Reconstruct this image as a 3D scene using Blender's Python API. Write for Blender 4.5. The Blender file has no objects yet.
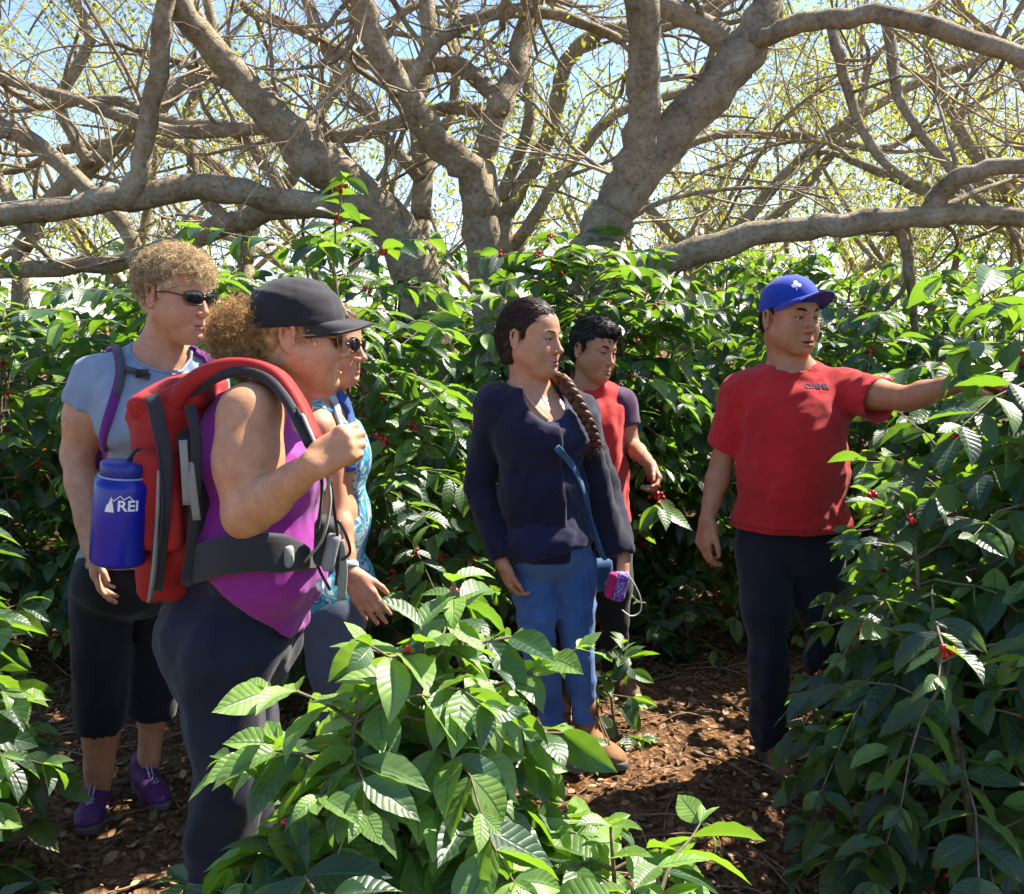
import bpy, math, random
import numpy as np
from mathutils import Vector, Matrix
PI = math.pi
scene = bpy.context.scene
COL = scene.collection
CAM_H, FPX, PITCH = 1.5, 1000.0, math.atan(122 / 1000.0)
_cp, _sp = math.cos(PITCH), math.sin(PITCH)

def at(px, py, Y):
    """world point at ground distance Y whose bearing was measured at (px, py) in the photograph"""
    u, v = (px - 512) / FPX, (447 - py) / FPX
    d = np.array([u, _cp + v * _sp, -_sp + v * _cp])
    return np.array([0, 0, CAM_H]) + d * (Y / d[1])

# ------------------------------------------------------------------ objects
def tag(o, label=None, cat=None, group=None, kind=None):
    if label: o['label'] = label
    if cat: o['category'] = cat
    if group: o['group'] = group
    if kind: o['kind'] = kind
    return o

def empty(name, loc, label, cat, group=None):
    o = bpy.data.objects.new(name, None)
    o.location = tuple(loc); o.empty_display_size = .1
    COL.objects.link(o)
    return tag(o, label, cat, group)

def mesh_obj(name, verts, faces, mat, parent=None, smooth=True, origin=None, uv=None, attrs=None):
    """faces: list of index arrays shaped (n,k) (or one array)"""
    verts = np.asarray(verts, dtype=np.float64).reshape(-1, 3)
    if origin is None and parent is not None:
        origin = np.array(parent.location)
        p = parent.parent
        while p is not None:
            origin = origin + np.array(p.location); p = p.parent
    if origin is not None: verts = verts - np.asarray(origin)
    if isinstance(faces, np.ndarray): faces = [faces]
    faces = [np.asarray(f, dtype=np.int32) for f in faces if len(f)]
    me = bpy.data.meshes.new(name)
    me.vertices.add(len(verts)); me.vertices.foreach_set('co', verts.astype(np.float32).ravel())
    loops = np.concatenate([f.ravel() for f in faces])
    tot = np.concatenate([np.full(len(f), f.shape[1], np.int32) for f in faces])
    st = np.concatenate([[0], np.cumsum(tot)[:-1]]).astype(np.int32)
    me.loops.add(len(loops)); me.loops.foreach_set('vertex_index', loops)
    me.polygons.add(len(tot)); me.polygons.foreach_set('loop_start', st); me.polygons.foreach_set('loop_total', tot)
    me.polygons.foreach_set('use_smooth', np.full(len(tot), smooth))
    if uv is not None:
        l = me.uv_layers.new(name='UVMap')
        l.data.foreach_set('uv', np.asarray(uv, np.float32)[loops].ravel())
    if attrs:
        for k, a in attrs.items():
            a = np.asarray(a, np.float32)
            if a.ndim == 1:
                t = me.attributes.new(k, 'FLOAT', 'POINT'); t.data.foreach_set('value', a)
            else:
                t = me.attributes.new(k, 'FLOAT_VECTOR', 'POINT'); t.data.foreach_set('vector', a.ravel())
    me.update(calc_edges=True)
    o = bpy.data.objects.new(name, me)
    if mat: me.materials.append(mat)
    COL.objects.link(o)
    if parent is not None: o.parent = parent
    elif origin is not None: o.location = tuple(origin)
    return o

class MB:
    """collects quads/tris into one mesh"""
    def __init__(s): s.v = []; s.q = []; s.t = []; s.n = 0; s.a = []
    def add(s, v, q=None, t=None, a=None):
        v = np.asarray(v, float).reshape(-1, 3)
        if q is not None and len(q): s.q.append(np.asarray(q, np.int32) + s.n)
        if t is not None and len(t): s.t.append(np.asarray(t, np.int32) + s.n)
        s.v.append(v); s.n += len(v)
        s.a.append(np.full(len(v), 0. if a is None else a) if (a is None or np.isscalar(a)) else np.asarray(a))
        return s
    def tube(s, pts, rad, n=8, cap=True, flat=None, a=None):
        v, q, t = tube_geo(pts, rad, n, cap, flat)
        return s.add(v, q, t, a)
    def box(s, c, h, R=None, bev=.15):
        """rounded-corner box: superellipsoid-ish bevelled cube"""
        R = np.eye(3) if R is None else R
        g = np.array([-1, -1 + bev, 1 - bev, 1.])
        vs = []; qs = []
        for ax in range(3):
            for sg in (-1, 1):
                b = len(vs)
                for i in range(4):
                    for j in range(4):
                        p = [0, 0, 0]; p[ax] = sg; p[(ax + 1) % 3] = g[i]; p[(ax + 2) % 3] = g[j]
                        p = np.array(p, float)
                        big = np.abs(p) > 1 - bev * .5
                        if big.sum() > 1: p = np.where(big, np.sign(p) * (1 - bev * (.3 if big.sum() == 2 else .42)), p)
                        vs.append(p)
                for i in range(3):
                    for j in range(3):
                        k = b + i * 4 + j
                        f = [k, k + 4, k + 5, k + 1]
                        qs.append(f if sg > 0 else f[::-1])
        v = np.array(vs) * np.asarray(h)
        return s.add(v @ np.asarray(R).T + np.asarray(c), np.array(qs))
    def build(s, name, mat, parent=None, smooth=True, origin=None):
        fs = []
        if s.q: fs.append(np.concatenate(s.q))
        if s.t: fs.append(np.concatenate(s.t))
        return mesh_obj(name, np.concatenate(s.v), fs, mat, parent, smooth, origin, attrs={'var': np.concatenate(s.a)})

def catmull(P, n):
    P = np.asarray(P, float)
    if len(P) < 3:
        t = np.linspace(0, 1, n)[:, None]; return P[0] * (1 - t) + P[-1] * t
    Q = np.vstack([2 * P[0] - P[1], P, 2 * P[-1] - P[-2]])
    out = []
    for x in np.linspace(0, len(P) - 1, n):
        i = min(int(x), len(P) - 2); t = x - i
        a, b, c, d = Q[i:i + 4]
        out.append(.5 * (2 * b + (c - a) * t + (2 * a - 5 * b + 4 * c - d) * t * t + (3 * b - a - 3 * c + d) * t ** 3))
    return np.array(out)

def tube_geo(pts, rad, n=8, cap=True, flat=None):
    """flat: (width direction vector, ratio) squashes the section into a strap"""
    P = np.asarray(pts, float); m = len(P)
    r = np.broadcast_to(np.asarray(rad, float), (m,))
    T = np.gradient(P, axis=0); T /= np.linalg.norm(T, axis=1)[:, None] + 1e-12
    up = np.array([0, 0, 1.]) if abs(T[0][2]) < .9 else np.array([1., 0, 0])
    U = np.zeros_like(P); u = np.cross(T[0], up); u /= np.linalg.norm(u)
    for i in range(m):
        if flat is not None: u = np.asarray(flat[0] if np.ndim(flat[0]) == 1 else flat[0][i], float)
        u = u - T[i] * (u @ T[i]); u /= np.linalg.norm(u) + 1e-12; U[i] = u
    V = np.cross(T, U)
    if flat is None:
        a = np.linspace(0, 2 * PI, n, endpoint=False)
        cs, sn = np.cos(a), np.sin(a); fr = 1.
    else:
        a = np.linspace(0, 2 * PI, n, endpoint=False)
        cs = np.sign(np.cos(a)) * np.abs(np.cos(a)) ** .5; sn = np.sign(np.sin(a)) * np.abs(np.sin(a)) ** .5; fr = flat[1]
    v = (P[:, None] + r[:, None, None] * (cs[None, :, None] * U[:, None] + fr * sn[None, :, None] * V[:, None])).reshape(-1, 3)
    i = np.arange(m - 1)[:, None]; j = np.arange(n)[None]
    j2 = (j + 1) % n
    q = np.stack([i * n + j, i * n + j2, (i + 1) * n + j2, (i + 1) * n + j], -1).reshape(-1, 4)
    t = None
    if cap:
        v = np.vstack([v, P[0], P[-1]]); k = m * n
        jj = np.arange(n); j2 = (jj + 1) % n
        t = np.vstack([np.stack([np.full(n, k), j2, jj], 1), np.stack([np.full(n, k + 1), (m - 1) * n + jj, (m - 1) * n + j2], 1)])
    return v, q, t

_ico = None
def ico(level=1):
    import bmesh
    bm = bmesh.new(); bmesh.ops.create_icosphere(bm, subdivisions=level, radius=1)
    bm.verts.ensure_lookup_table()
    v = np.array([x.co[:] for x in bm.verts]); t = np.array([[y.index for y in f.verts] for f in bm.faces])
    bm.free(); return v, t

# ------------------------------------------------------------------ materials
def _ramp(nt, stops):
    n = nt.nodes.new('ShaderNodeValToRGB'); e = n.color_ramp.elements
    while len(e) < len(stops): e.new(.5)
    for x, (p, c) in zip(e, stops): x.position = p; x.color = (*c, 1)
    return n

def newmat(name):
    m = bpy.data.materials.new(name); m.use_nodes = True
    nt = m.node_tree; b = nt.nodes['Principled BSDF']
    return m, nt, b

def N(nt, typ, **kw):
    n = nt.nodes.new(typ)
    for k, v in kw.items():
        if k in n.inputs: n.inputs[k].default_value = v
        else: setattr(n, k, v)
    return n

def cloth(name, c, c2=None, rough=.85, scale=9., weave=900., bump=.25, sheen=.15, dots=None, wr=.5):
    """woven fabric: slow tone variation, creases, fine weave"""
    m, nt, b = newmat(name); L = nt.links.new
    tc = N(nt, 'ShaderNodeTexCoord')
    n = N(nt, 'ShaderNodeTexNoise', Scale=scale, Detail=6., Roughness=.6)
    L(tc.outputs['Object'], n.inputs['Vector'])
    c2 = c2 or tuple(x * .72 for x in c)
    r = _ramp(nt, [(.3, c2), (.7, c)]); L(n.outputs['Fac'], r.inputs['Fac'])
    L(r.outputs['Color'], b.inputs['Base Color'])
    w = N(nt, 'ShaderNodeTexNoise', Scale=weave, Detail=2.); L(tc.outputs['Object'], w.inputs['Vector'])
    n2 = N(nt, 'ShaderNodeTexNoise', Scale=26., Detail=4., Distortion=1.2); L(tc.outputs['Object'], n2.inputs['Vector'])
    a = N(nt, 'ShaderNodeMath', operation='MULTIPLY_ADD'); L(n2.outputs['Fac'], a.inputs[0]); a.inputs[1].default_value = 3.0 * wr; L(w.outputs['Fac'], a.inputs[2])
    bp = N(nt, 'ShaderNodeBump', Strength=bump, Distance=.006); L(a.outputs[0], bp.inputs['Height'])
    L(bp.outputs['Normal'], b.inputs['Normal'])
    b.inputs['Roughness'].default_value = rough
    b.inputs['Sheen Weight'].default_value = sheen
    b.inputs['Specular IOR Level'].default_value = .25
    return m

def skin(name, c, red=(.55, .12, .08), rough=.5):
    """skin with blotchy tone; vertex attribute 'tint' x = lip/cheek redness, y = shade painted into mouth gap and nostrils"""
    m, nt, b = newmat(name); L = nt.links.new
    tc = N(nt, 'ShaderNodeTexCoord')
    n = N(nt, 'ShaderNodeTexNoise', Scale=34., Detail=7., Roughness=.68); L(tc.outputs['Object'], n.inputs['Vector'])
    r = _ramp(nt, [(.30, (c[0] * .82, c[1] * .72, c[2] * .68)), (.5, (c[0] * .95, c[1] * .92, c[2] * .9)), (.72, (min(1, c[0] * 1.12), c[1] * 1.15, c[2] * 1.15))]); L(n.outputs['Fac'], r.inputs['Fac'])
    at_ = N(nt, 'ShaderNodeAttribute', attribute_name='tint'); sx = N(nt, 'ShaderNodeSeparateXYZ'); L(at_.outputs['Vector'], sx.inputs[0])
    mx = N(nt, 'ShaderNodeMix', data_type='RGBA'); L(sx.outputs[0], mx.inputs['Factor']); L(r.outputs['Color'], mx.inputs[6]); mx.inputs[7].default_value = (*red, 1)
    mx2 = N(nt, 'ShaderNodeMix', data_type='RGBA'); L(sx.outputs[1], mx2.inputs['Factor']); L(mx.outputs[2], mx2.inputs[6]); mx2.inputs[7].default_value = (.02, .012, .008, 1)
    L(mx2.outputs[2], b.inputs['Base Color'])
    f = N(nt, 'ShaderNodeTexNoise', Scale=320., Detail=3.); L(tc.outputs['Object'], f.inputs['Vector'])
    bp = N(nt, 'ShaderNodeBump', Strength=.3, Distance=.002); L(f.outputs['Fac'], bp.inputs['Height']); L(bp.outputs['Normal'], b.inputs['Normal'])
    b.inputs['Roughness'].default_value = rough
    b.inputs['Subsurface Weight'].default_value = .06
    b.inputs['Subsurface Radius'].default_value = (.012, .004, .002)
    b.inputs['Specular IOR Level'].default_value = .4
    return m

def hairmat(name, c1, c2, scale=60., stretch=(1, 1, .15), rough=.45):
    m, nt, b = newmat(name); L = nt.links.new
    tc = N(nt, 'ShaderNodeTexCoord'); mp = N(nt, 'ShaderNodeMapping'); mp.inputs['Scale'].default_value = stretch
    L(tc.outputs['Object'], mp.inputs['Vector'])
    n = N(nt, 'ShaderNodeTexNoise', Scale=scale, Detail=6., Roughness=.65); L(mp.outputs[0], n.inputs['Vector'])
    a = N(nt, 'ShaderNodeAttribute', attribute_name='var')
    ad = N(nt, 'ShaderNodeMath', operation='ADD'); L(n.outputs['Fac'], ad.inputs[0]); L(a.outputs['Fac'], ad.inputs[1])
    r = _ramp(nt, [(.35, c1), (.75, c2)]); L(ad.outputs[0], r.inputs['Fac']); L(r.outputs['Color'], b.inputs['Base Color'])
    bp = N(nt, 'ShaderNodeBump', Strength=.6, Distance=.004); L(n.outputs['Fac'], bp.inputs['Height']); L(bp.outputs['Normal'], b.inputs['Normal'])
    b.inputs['Roughness'].default_value = rough
    b.inputs['Specular IOR Level'].default_value = .4
    tr = N(nt, 'ShaderNodeBsdfTranslucent'); L(r.outputs['Color'], tr.inputs['Color']); ms = N(nt, 'ShaderNodeMixShader'); ms.inputs[0].default_value = .32
    L(b.outputs[0], ms.inputs[1]); L(tr.outputs[0], ms.inputs[2]); L(ms.outputs[0], nt.nodes['Material Output'].inputs['Surface'])
    return m

def plain(name, c, rough=.5, metal=0., spec=.5, nscale=40., var=.15, bump=.1, trans=0.):
    m, nt, b = newmat(name); L = nt.links.new
    tc = N(nt, 'ShaderNodeTexCoord'); n = N(nt, 'ShaderNodeTexNoise', Scale=nscale, Detail=5.); L(tc.outputs['Object'], n.inputs['Vector'])
    r = _ramp(nt, [(.3, tuple(x * (1 - var) for x in c)), (.7, tuple(min(1, x * (1 + var)) for x in c))]); L(n.outputs['Fac'], r.inputs['Fac'])
    L(r.outputs['Color'], b.inputs['Base Color'])
    bp = N(nt, 'ShaderNodeBump', Strength=bump, Distance=.004); L(n.outputs['Fac'], bp.inputs['Height']); L(bp.outputs['Normal'], b.inputs['Normal'])
    b.inputs['Roughness'].default_value = rough; b.inputs['Metallic'].default_value = metal
    b.inputs['Specular IOR Level'].default_value = spec; b.inputs['Transmission Weight'].default_value = trans
    return m

def leafmat(name, dark, mid, young, trl, rough=.40, tw=.40, veins=True):
    """two-sided leaf: glossy top, paler underside, light passing through; 'var' per leaf picks the tone"""
    m, nt, b = newmat(name); L = nt.links.new
    a = N(nt, 'ShaderNodeAttribute', attribute_name='var')
    r = _ramp(nt, [(0., dark), (.6, mid), (1., young)]); L(a.outputs['Fac'], r.inputs['Fac'])
    col = r.outputs['Color']
    geo = N(nt, 'ShaderNodeNewGeometry')
    uv = N(nt, 'ShaderNodeUVMap', uv_map='UVMap'); s = N(nt, 'ShaderNodeSeparateXYZ'); L(uv.outputs[0], s.inputs[0])
    if veins:
        u0 = N(nt, 'ShaderNodeMath', operation='MULTIPLY_ADD'); L(s.outputs[0], u0.inputs[0]); u0.inputs[1].default_value = 2.; u0.inputs[2].default_value = -1.
        au = N(nt, 'ShaderNodeMath', operation='ABSOLUTE'); L(u0.outputs[0], au.inputs[0])
        # side veins: saw of (v - .22|u|)*9
        k = N(nt, 'ShaderNodeMath', operation='MULTIPLY_ADD'); L(au.outputs[0], k.inputs[0]); k.inputs[1].default_value = -.16; L(s.outputs[1], k.inputs[2])
        k2 = N(nt, 'ShaderNodeMath', operation='MULTIPLY'); L(k.outputs[0], k2.inputs[0]); k2.inputs[1].default_value = 9 * PI
        sn = N(nt, 'ShaderNodeMath', operation='SINE'); L(k2.outputs[0], sn.inputs[0])
        ab = N(nt, 'ShaderNodeMath', operation='ABSOLUTE'); L(sn.outputs[0], ab.inputs[0])
        pw = N(nt, 'ShaderNodeMath', operation='POWER'); L(ab.outputs[0], pw.inputs[0]); pw.inputs[1].default_value = .45
        md = N(nt, 'ShaderNodeMapRange'); L(au.outputs[0], md.inputs[0]); md.inputs[1].default_value = .02; md.inputs[2].default_value = .09
        h = N(nt, 'ShaderNodeMath', operation='MULTIPLY'); L(pw.outputs[0], h.inputs[0]); L(md.outputs[0], h.inputs[1])
        bp = N(nt, 'ShaderNodeBump', Strength=.28, Distance=.004); L(h.outputs[0], bp.inputs['Height']); L(bp.outputs['Normal'], b.inputs['Normal'])
        mv = N(nt, 'ShaderNodeMix', data_type='RGBA'); L(md.outputs[0], mv.inputs['Factor']); mv.inputs[6].default_value = (*[x * 1.6 + .02 for x in mid], 1); L(col, mv.inputs[7])
        col = mv.outputs[2]
    tc = N(nt, 'ShaderNodeTexCoord'); nz = N(nt, 'ShaderNodeTexNoise', Scale=30., Detail=3.); L(tc.outputs['Object'], nz.inputs['Vector'])
    hs = N(nt, 'ShaderNodeHueSaturation'); L(col, hs.inputs['Color'])
    vr = N(nt, 'ShaderNodeMapRange'); L(nz.outputs['Fac'], vr.inputs[0]); vr.inputs[1].default_value = .3; vr.inputs[2].default_value = .7; vr.inputs[3].default_value = .8; vr.inputs[4].default_value = 1.2
    L(vr.outputs[0], hs.inputs['Value'])
    n9 = N(nt, 'ShaderNodeTexNoise', Scale=55., Detail=4., Roughness=.6); L(tc.outputs['Object'], n9.inputs['Vector']); r9 = _ramp(nt, [(.66, (0, 0, 0)), (.72, (.75, .75, .75))]); L(n9.outputs['Fac'], r9.inputs['Fac'])
    m9 = N(nt, 'ShaderNodeMix', data_type='RGBA'); L(r9.outputs[0], m9.inputs['Factor']); L(hs.outputs[0], m9.inputs[6]); m9.inputs[7].default_value = (.13, .10, .03, 1)
    bk = N(nt, 'ShaderNodeMix', data_type='RGBA'); L(geo.outputs['Backfacing'], bk.inputs['Factor']); L(m9.outputs[2], bk.inputs[6]); bk.inputs[7].default_value = (*[x * 1.25 + .012 for x in mid], 1)
    L(bk.outputs[2], b.inputs['Base Color'])
    b.inputs['Roughness'].default_value = rough; b.inputs['Specular IOR Level'].default_value = .75
    tr = N(nt, 'ShaderNodeBsdfTranslucent'); rt = _ramp(nt, [(0., tuple(x * .75 for x in trl)), (1., (min(1, trl[0] * 1.5), min(1, trl[1] * 1.25), trl[2]))])
    L(a.outputs['Fac'], rt.inputs['Fac']); L(rt.outputs['Color'], tr.inputs['Color'])
    ms = N(nt, 'ShaderNodeMixShader'); ms.inputs[0].default_value = tw
    L(b.outputs[0], ms.inputs[1]); L(tr.outputs[0], ms.inputs[2])
    L(ms.outputs[0], nt.nodes['Material Output'].inputs['Surface'])
    return m
# ------------------------------------------------------------------ camera, light, ground
cam = bpy.data.cameras.new('camera'); camo = bpy.data.objects.new('camera', cam); COL.objects.link(camo)
cam.sensor_width = 36; cam.lens = 36 * FPX / 1024; cam.clip_start = .05; cam.clip_end = 2000
camo.location = (0, 0, CAM_H); camo.rotation_euler = (PI / 2 - PITCH, 0, 0); scene.camera = camo

SUN_EL, SUN_AZ = math.radians(53), math.radians(34)      # azimuth measured from +x towards +y
sdir = np.array([math.cos(SUN_EL) * math.cos(SUN_AZ), math.cos(SUN_EL) * math.sin(SUN_AZ), math.sin(SUN_EL)])
w = bpy.data.worlds.new('World'); scene.world = w; w.use_nodes = True
nt = w.node_tree; bg = nt.nodes['Background']
sky = nt.nodes.new('ShaderNodeTexSky'); sky.sky_type = 'NISHITA'; sky.sun_disc = False
sky.sun_elevation = SUN_EL; sky.sun_rotation = math.radians(90) - SUN_AZ
sky.air_density = 1.0; sky.dust_density = .6; sky.ozone_density = 3.0; sky.altitude = 600
nt.links.new(sky.outputs[0], bg.inputs[0]); bg.inputs[1].default_value = .09
sl = bpy.data.lights.new('sun', 'SUN'); sl.energy = 5.0; sl.angle = math.radians(.5); sl.color = (1, .93, .80)
so = bpy.data.objects.new('sun', sl); COL.objects.link(so); so.location = (6, 4, 9)
so.rotation_euler = Vector(-sdir).to_track_quat('-Z', 'Y').to_euler()
scene.view_settings.view_transform = 'Standard'; scene.view_settings.look = 'None'
scene.view_settings.exposure = 1.68; scene.view_settings.gamma = 1
scene.cycles.use_denoising = True
scene.cycles.max_bounces = 8; scene.cycles.diffuse_bounces = 4; scene.cycles.transmission_bounces = 5; scene.cycles.glossy_bounces = 3
scene.cycles.use_adaptive_sampling = True; scene.cycles.adaptive_threshold = .02

# ground sheet: fine near the path, coarse to the horizon
def ground_h(x, y):
    return .012 * np.sin(x * 1.7 + .3) * np.cos(y * 1.3) + .008 * np.sin(x * 4.1 + y * 3.3) + .006 * np.sin(7 * x - 5 * y + 1)
def _axis(lo, hi, a, b, h):
    c = list(np.arange(a, b + h / 2, h)); s = h; x = c[0]
    left = []
    while x > lo: s *= 1.5; x -= s; left.append(max(x, lo))
    s = h; x = c[-1]; right = []
    while x < hi: s *= 1.5; x += s; right.append(min(x, hi))
    return np.array(left[::-1] + c + right)
gx = _axis(-400, 400, -3.2, 3.2, .03); gy = _axis(-60, 900, .9, 8, .03)
GX, GY = np.meshgrid(gx, gy, indexing='ij')
rng = np.random.default_rng(5)
fade = np.clip(1.6 - np.maximum(np.abs(GX) / 8, np.abs(GY - 5) / 12), 0, 1)
GZ = ground_h(GX, GY) * fade + rng.normal(0, .006, GX.shape) * (np.abs(GX) < 3.2) * (GY < 8) * (GY > .9)
idx = np.arange(GX.size).reshape(GX.shape)
gq = np.stack([idx[:-1, :-1], idx[1:, :-1], idx[1:, 1:], idx[:-1, 1:]], -1).reshape(-1, 4)
m, nt, b = newmat('leaf_mulch'); L = nt.links.new
tc = N(nt, 'ShaderNodeTexCoord')
n1 = N(nt, 'ShaderNodeTexNoise', Scale=3., Detail=8., Roughness=.7); L(tc.outputs['Object'], n1.inputs['Vector'])
n2 = N(nt, 'ShaderNodeTexVoronoi', Scale=46.); L(tc.outputs['Object'], n2.inputs['Vector'])
n3 = N(nt, 'ShaderNodeTexNoise', Scale=60., Detail=6., Roughness=.7); L(tc.outputs['Object'], n3.inputs['Vector'])
r1 = _ramp(nt, [(.3, (.08, .036, .018)), (.5, (.19, .085, .04)), (.72, (.32, .165, .075))]); L(n1.outputs['Fac'], r1.inputs['Fac'])
r3 = _ramp(nt, [(.32, (.04, .022, .012)), (.52, (.19, .10, .046)), (.7, (.42, .27, .13))]); L(n3.outputs['Fac'], r3.inputs['Fac'])
mx = N(nt, 'ShaderNodeMix', data_type='RGBA'); mx.inputs['Factor'].default_value = .6; L(r1.outputs[0], mx.inputs[6]); L(r3.outputs[0], mx.inputs[7])
vc = N(nt, 'ShaderNodeHueSaturation'); L(mx.outputs[2], vc.inputs['Color']); sp = N(nt, 'ShaderNodeSeparateXYZ'); L(n2.outputs['Color'], sp.inputs[0])
mr = N(nt, 'ShaderNodeMapRange'); L(sp.outputs[0], mr.inputs[0]); mr.inputs[3].default_value = .5; mr.inputs[4].default_value = 1.4; L(mr.outputs[0], vc.inputs['Value'])
L(vc.outputs[0], b.inputs['Base Color']); b.inputs['Roughness'].default_value = .95; b.inputs['Specular IOR Level'].default_value = .15
ad = N(nt, 'ShaderNodeMath', operation='ADD'); L(n3.outputs['Fac'], ad.inputs[0]); L(n2.outputs['Distance'], ad.inputs[1])
bp = N(nt, 'ShaderNodeBump', Strength=.9, Distance=.025); L(ad.outputs[0], bp.inputs['Height']); L(bp.outputs[0], b.inputs['Normal'])
g = mesh_obj('ground', np.stack([GX, GY, GZ], -1).reshape(-1, 3), gq, m); tag(g, 'brown mulch and soil ground under the coffee plants', 'ground', kind='structure')

# ------------------------------------------------------------------ leaves
def leaf_template(nl, nw, bend, twist, wave, cup, wf=.4, ph=0., tip=1.):
    """unit-length leaf along +x, normal +z"""
    v = np.linspace(0, 1, nl + 1); u = np.linspace(-1, 1, nw + 1)
    w = wf * .5 * np.clip(np.sin(PI * np.clip(v, 0, 1) ** .85), 0, 1) ** .85 * (1 - .35 * v ** 4)
    w = np.where(v > .86, w * (1 - ((v - .86) / .14) ** .8 * .25 * tip), w); w[0] = .012; w[-1] = .002
    V, U = np.meshgrid(v, u, indexing='ij')
    y = U * w[:, None]
    z = cup * np.abs(U) * w[:, None] + wave * np.abs(U) ** 1.5 * np.sin(2 * PI * 4.5 * (V - .16 * np.abs(U)) + ph + (U > 0) * 1.1) * np.sin(PI * V)
    # bend along length
    a = bend * V ** 1.3
    xs = np.concatenate([[0], np.cumsum(np.cos(bend * (.5 * (v[1:] + v[:-1])) ** 1.3) * np.diff(v))])
    zs = np.concatenate([[0], np.cumsum(-np.sin(bend * (.5 * (v[1:] + v[:-1])) ** 1.3) * np.diff(v))])
    tw = twist * V
    y2 = y * np.cos(tw) - z * np.sin(tw); z2 = y * np.sin(tw) + z * np.cos(tw)
    X = xs[:, None] + z2 * np.sin(a); Z = zs[:, None] + z2 * np.cos(a)
    P = np.stack([X, y2, Z], -1).reshape(-1, 3)
    uv = np.stack([(U + 1) / 2, V], -1).reshape(-1, 2)
    i = np.arange(nl)[:, None] * (nw + 1) + np.arange(nw)[None]
    q = np.stack([i, i + nw + 1, i + nw + 2, i + 1], -1).reshape(-1, 4)
    return P, q, uv

def leaf_set(nl, nw, seed, n=7, wf=.4, bend=(.2, 1.0), wave=.012, tip=1.):
    r = np.random.default_rng(seed)
    return [leaf_template(nl, nw, r.uniform(*bend), r.uniform(-.35, .35), wave * r.uniform(.6, 1.4), r.uniform(.05, .5), wf * r.uniform(.88, 1.12), r.uniform(0, 6), tip) for _ in range(n)]

def scatter_leaves(name, pos, dirs, nrm, size, var, tmpl, mat, parent=None, seed=0, origin=None):
    pos, dirs, nrm = (np.asarray(a, float) for a in (pos, dirs, nrm)); size = np.asarray(size); var = np.asarray(var)
    X = dirs / (np.linalg.norm(dirs, axis=1)[:, None] + 1e-9)
    Y = np.cross(nrm, X); Y /= np.linalg.norm(Y, axis=1)[:, None] + 1e-9
    Z = np.cross(X, Y)
    pick = np.random.default_rng(seed).integers(0, len(tmpl), len(pos))
    vs, qs, us, va = [], [], [], []; n = 0
    for k, (P, q, uv) in enumerate(tmpl):
        s = np.where(pick == k)[0]
        if not len(s): continue
        R = np.stack([X[s], Y[s], Z[s]], 1)                 # rows are axes
        W = np.einsum('pk,nkd->npd', P, R) * size[s][:, None, None] + pos[s][:, None]
        vs.append(W.reshape(-1, 3)); m_ = len(P)
        qs.append((q[None] + (np.arange(len(s)) * m_)[:, None, None] + n).reshape(-1, 4)); n += len(s) * m_
        us.append(np.tile(uv, (len(s), 1))); va.append(np.repeat(var[s], m_))
    return mesh_obj(name, np.concatenate(vs), np.concatenate(qs), mat, parent, True, origin, np.concatenate(us), {'var': np.concatenate(va)})

M_COFFEE = leafmat('coffee_leaf', (.010, .030, .018), (.022, .064, .027), (.22, .36, .08), (.20, .42, .025))
M_STEM = plain('coffee_bark', (.16, .12, .08), .85, nscale=60, var=.4, bump=.5)
m, nt, b = newmat('coffee_cherry'); a = N(nt, 'ShaderNodeAttribute', attribute_name='var')
r = _ramp(nt, [(0, (.06, .14, .02)), (.25, (.42, .012, .012)), (1, (.5, .02, .02))]); nt.links.new(a.outputs['Fac'], r.inputs['Fac']); nt.links.new(r.outputs[0], b.inputs['Base Color']); b.inputs['Roughness'].default_value = .28
M_CHERRY = m
T_FINE = leaf_set(22, 6, 1, 13, .48, (.1, 1.3), .0085)
T_MID = leaf_set(12, 4, 2, 10, .46, (.1, 1.3), .008)
T_LOW = leaf_set(5, 2, 3, 6, .48, (.2, 1.1), 0.)
ICO1 = ico(1); ICO2 = ico(2)

def unit(v): v = np.asarray(v, float); return v / (np.linalg.norm(v) + 1e-12)

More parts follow.
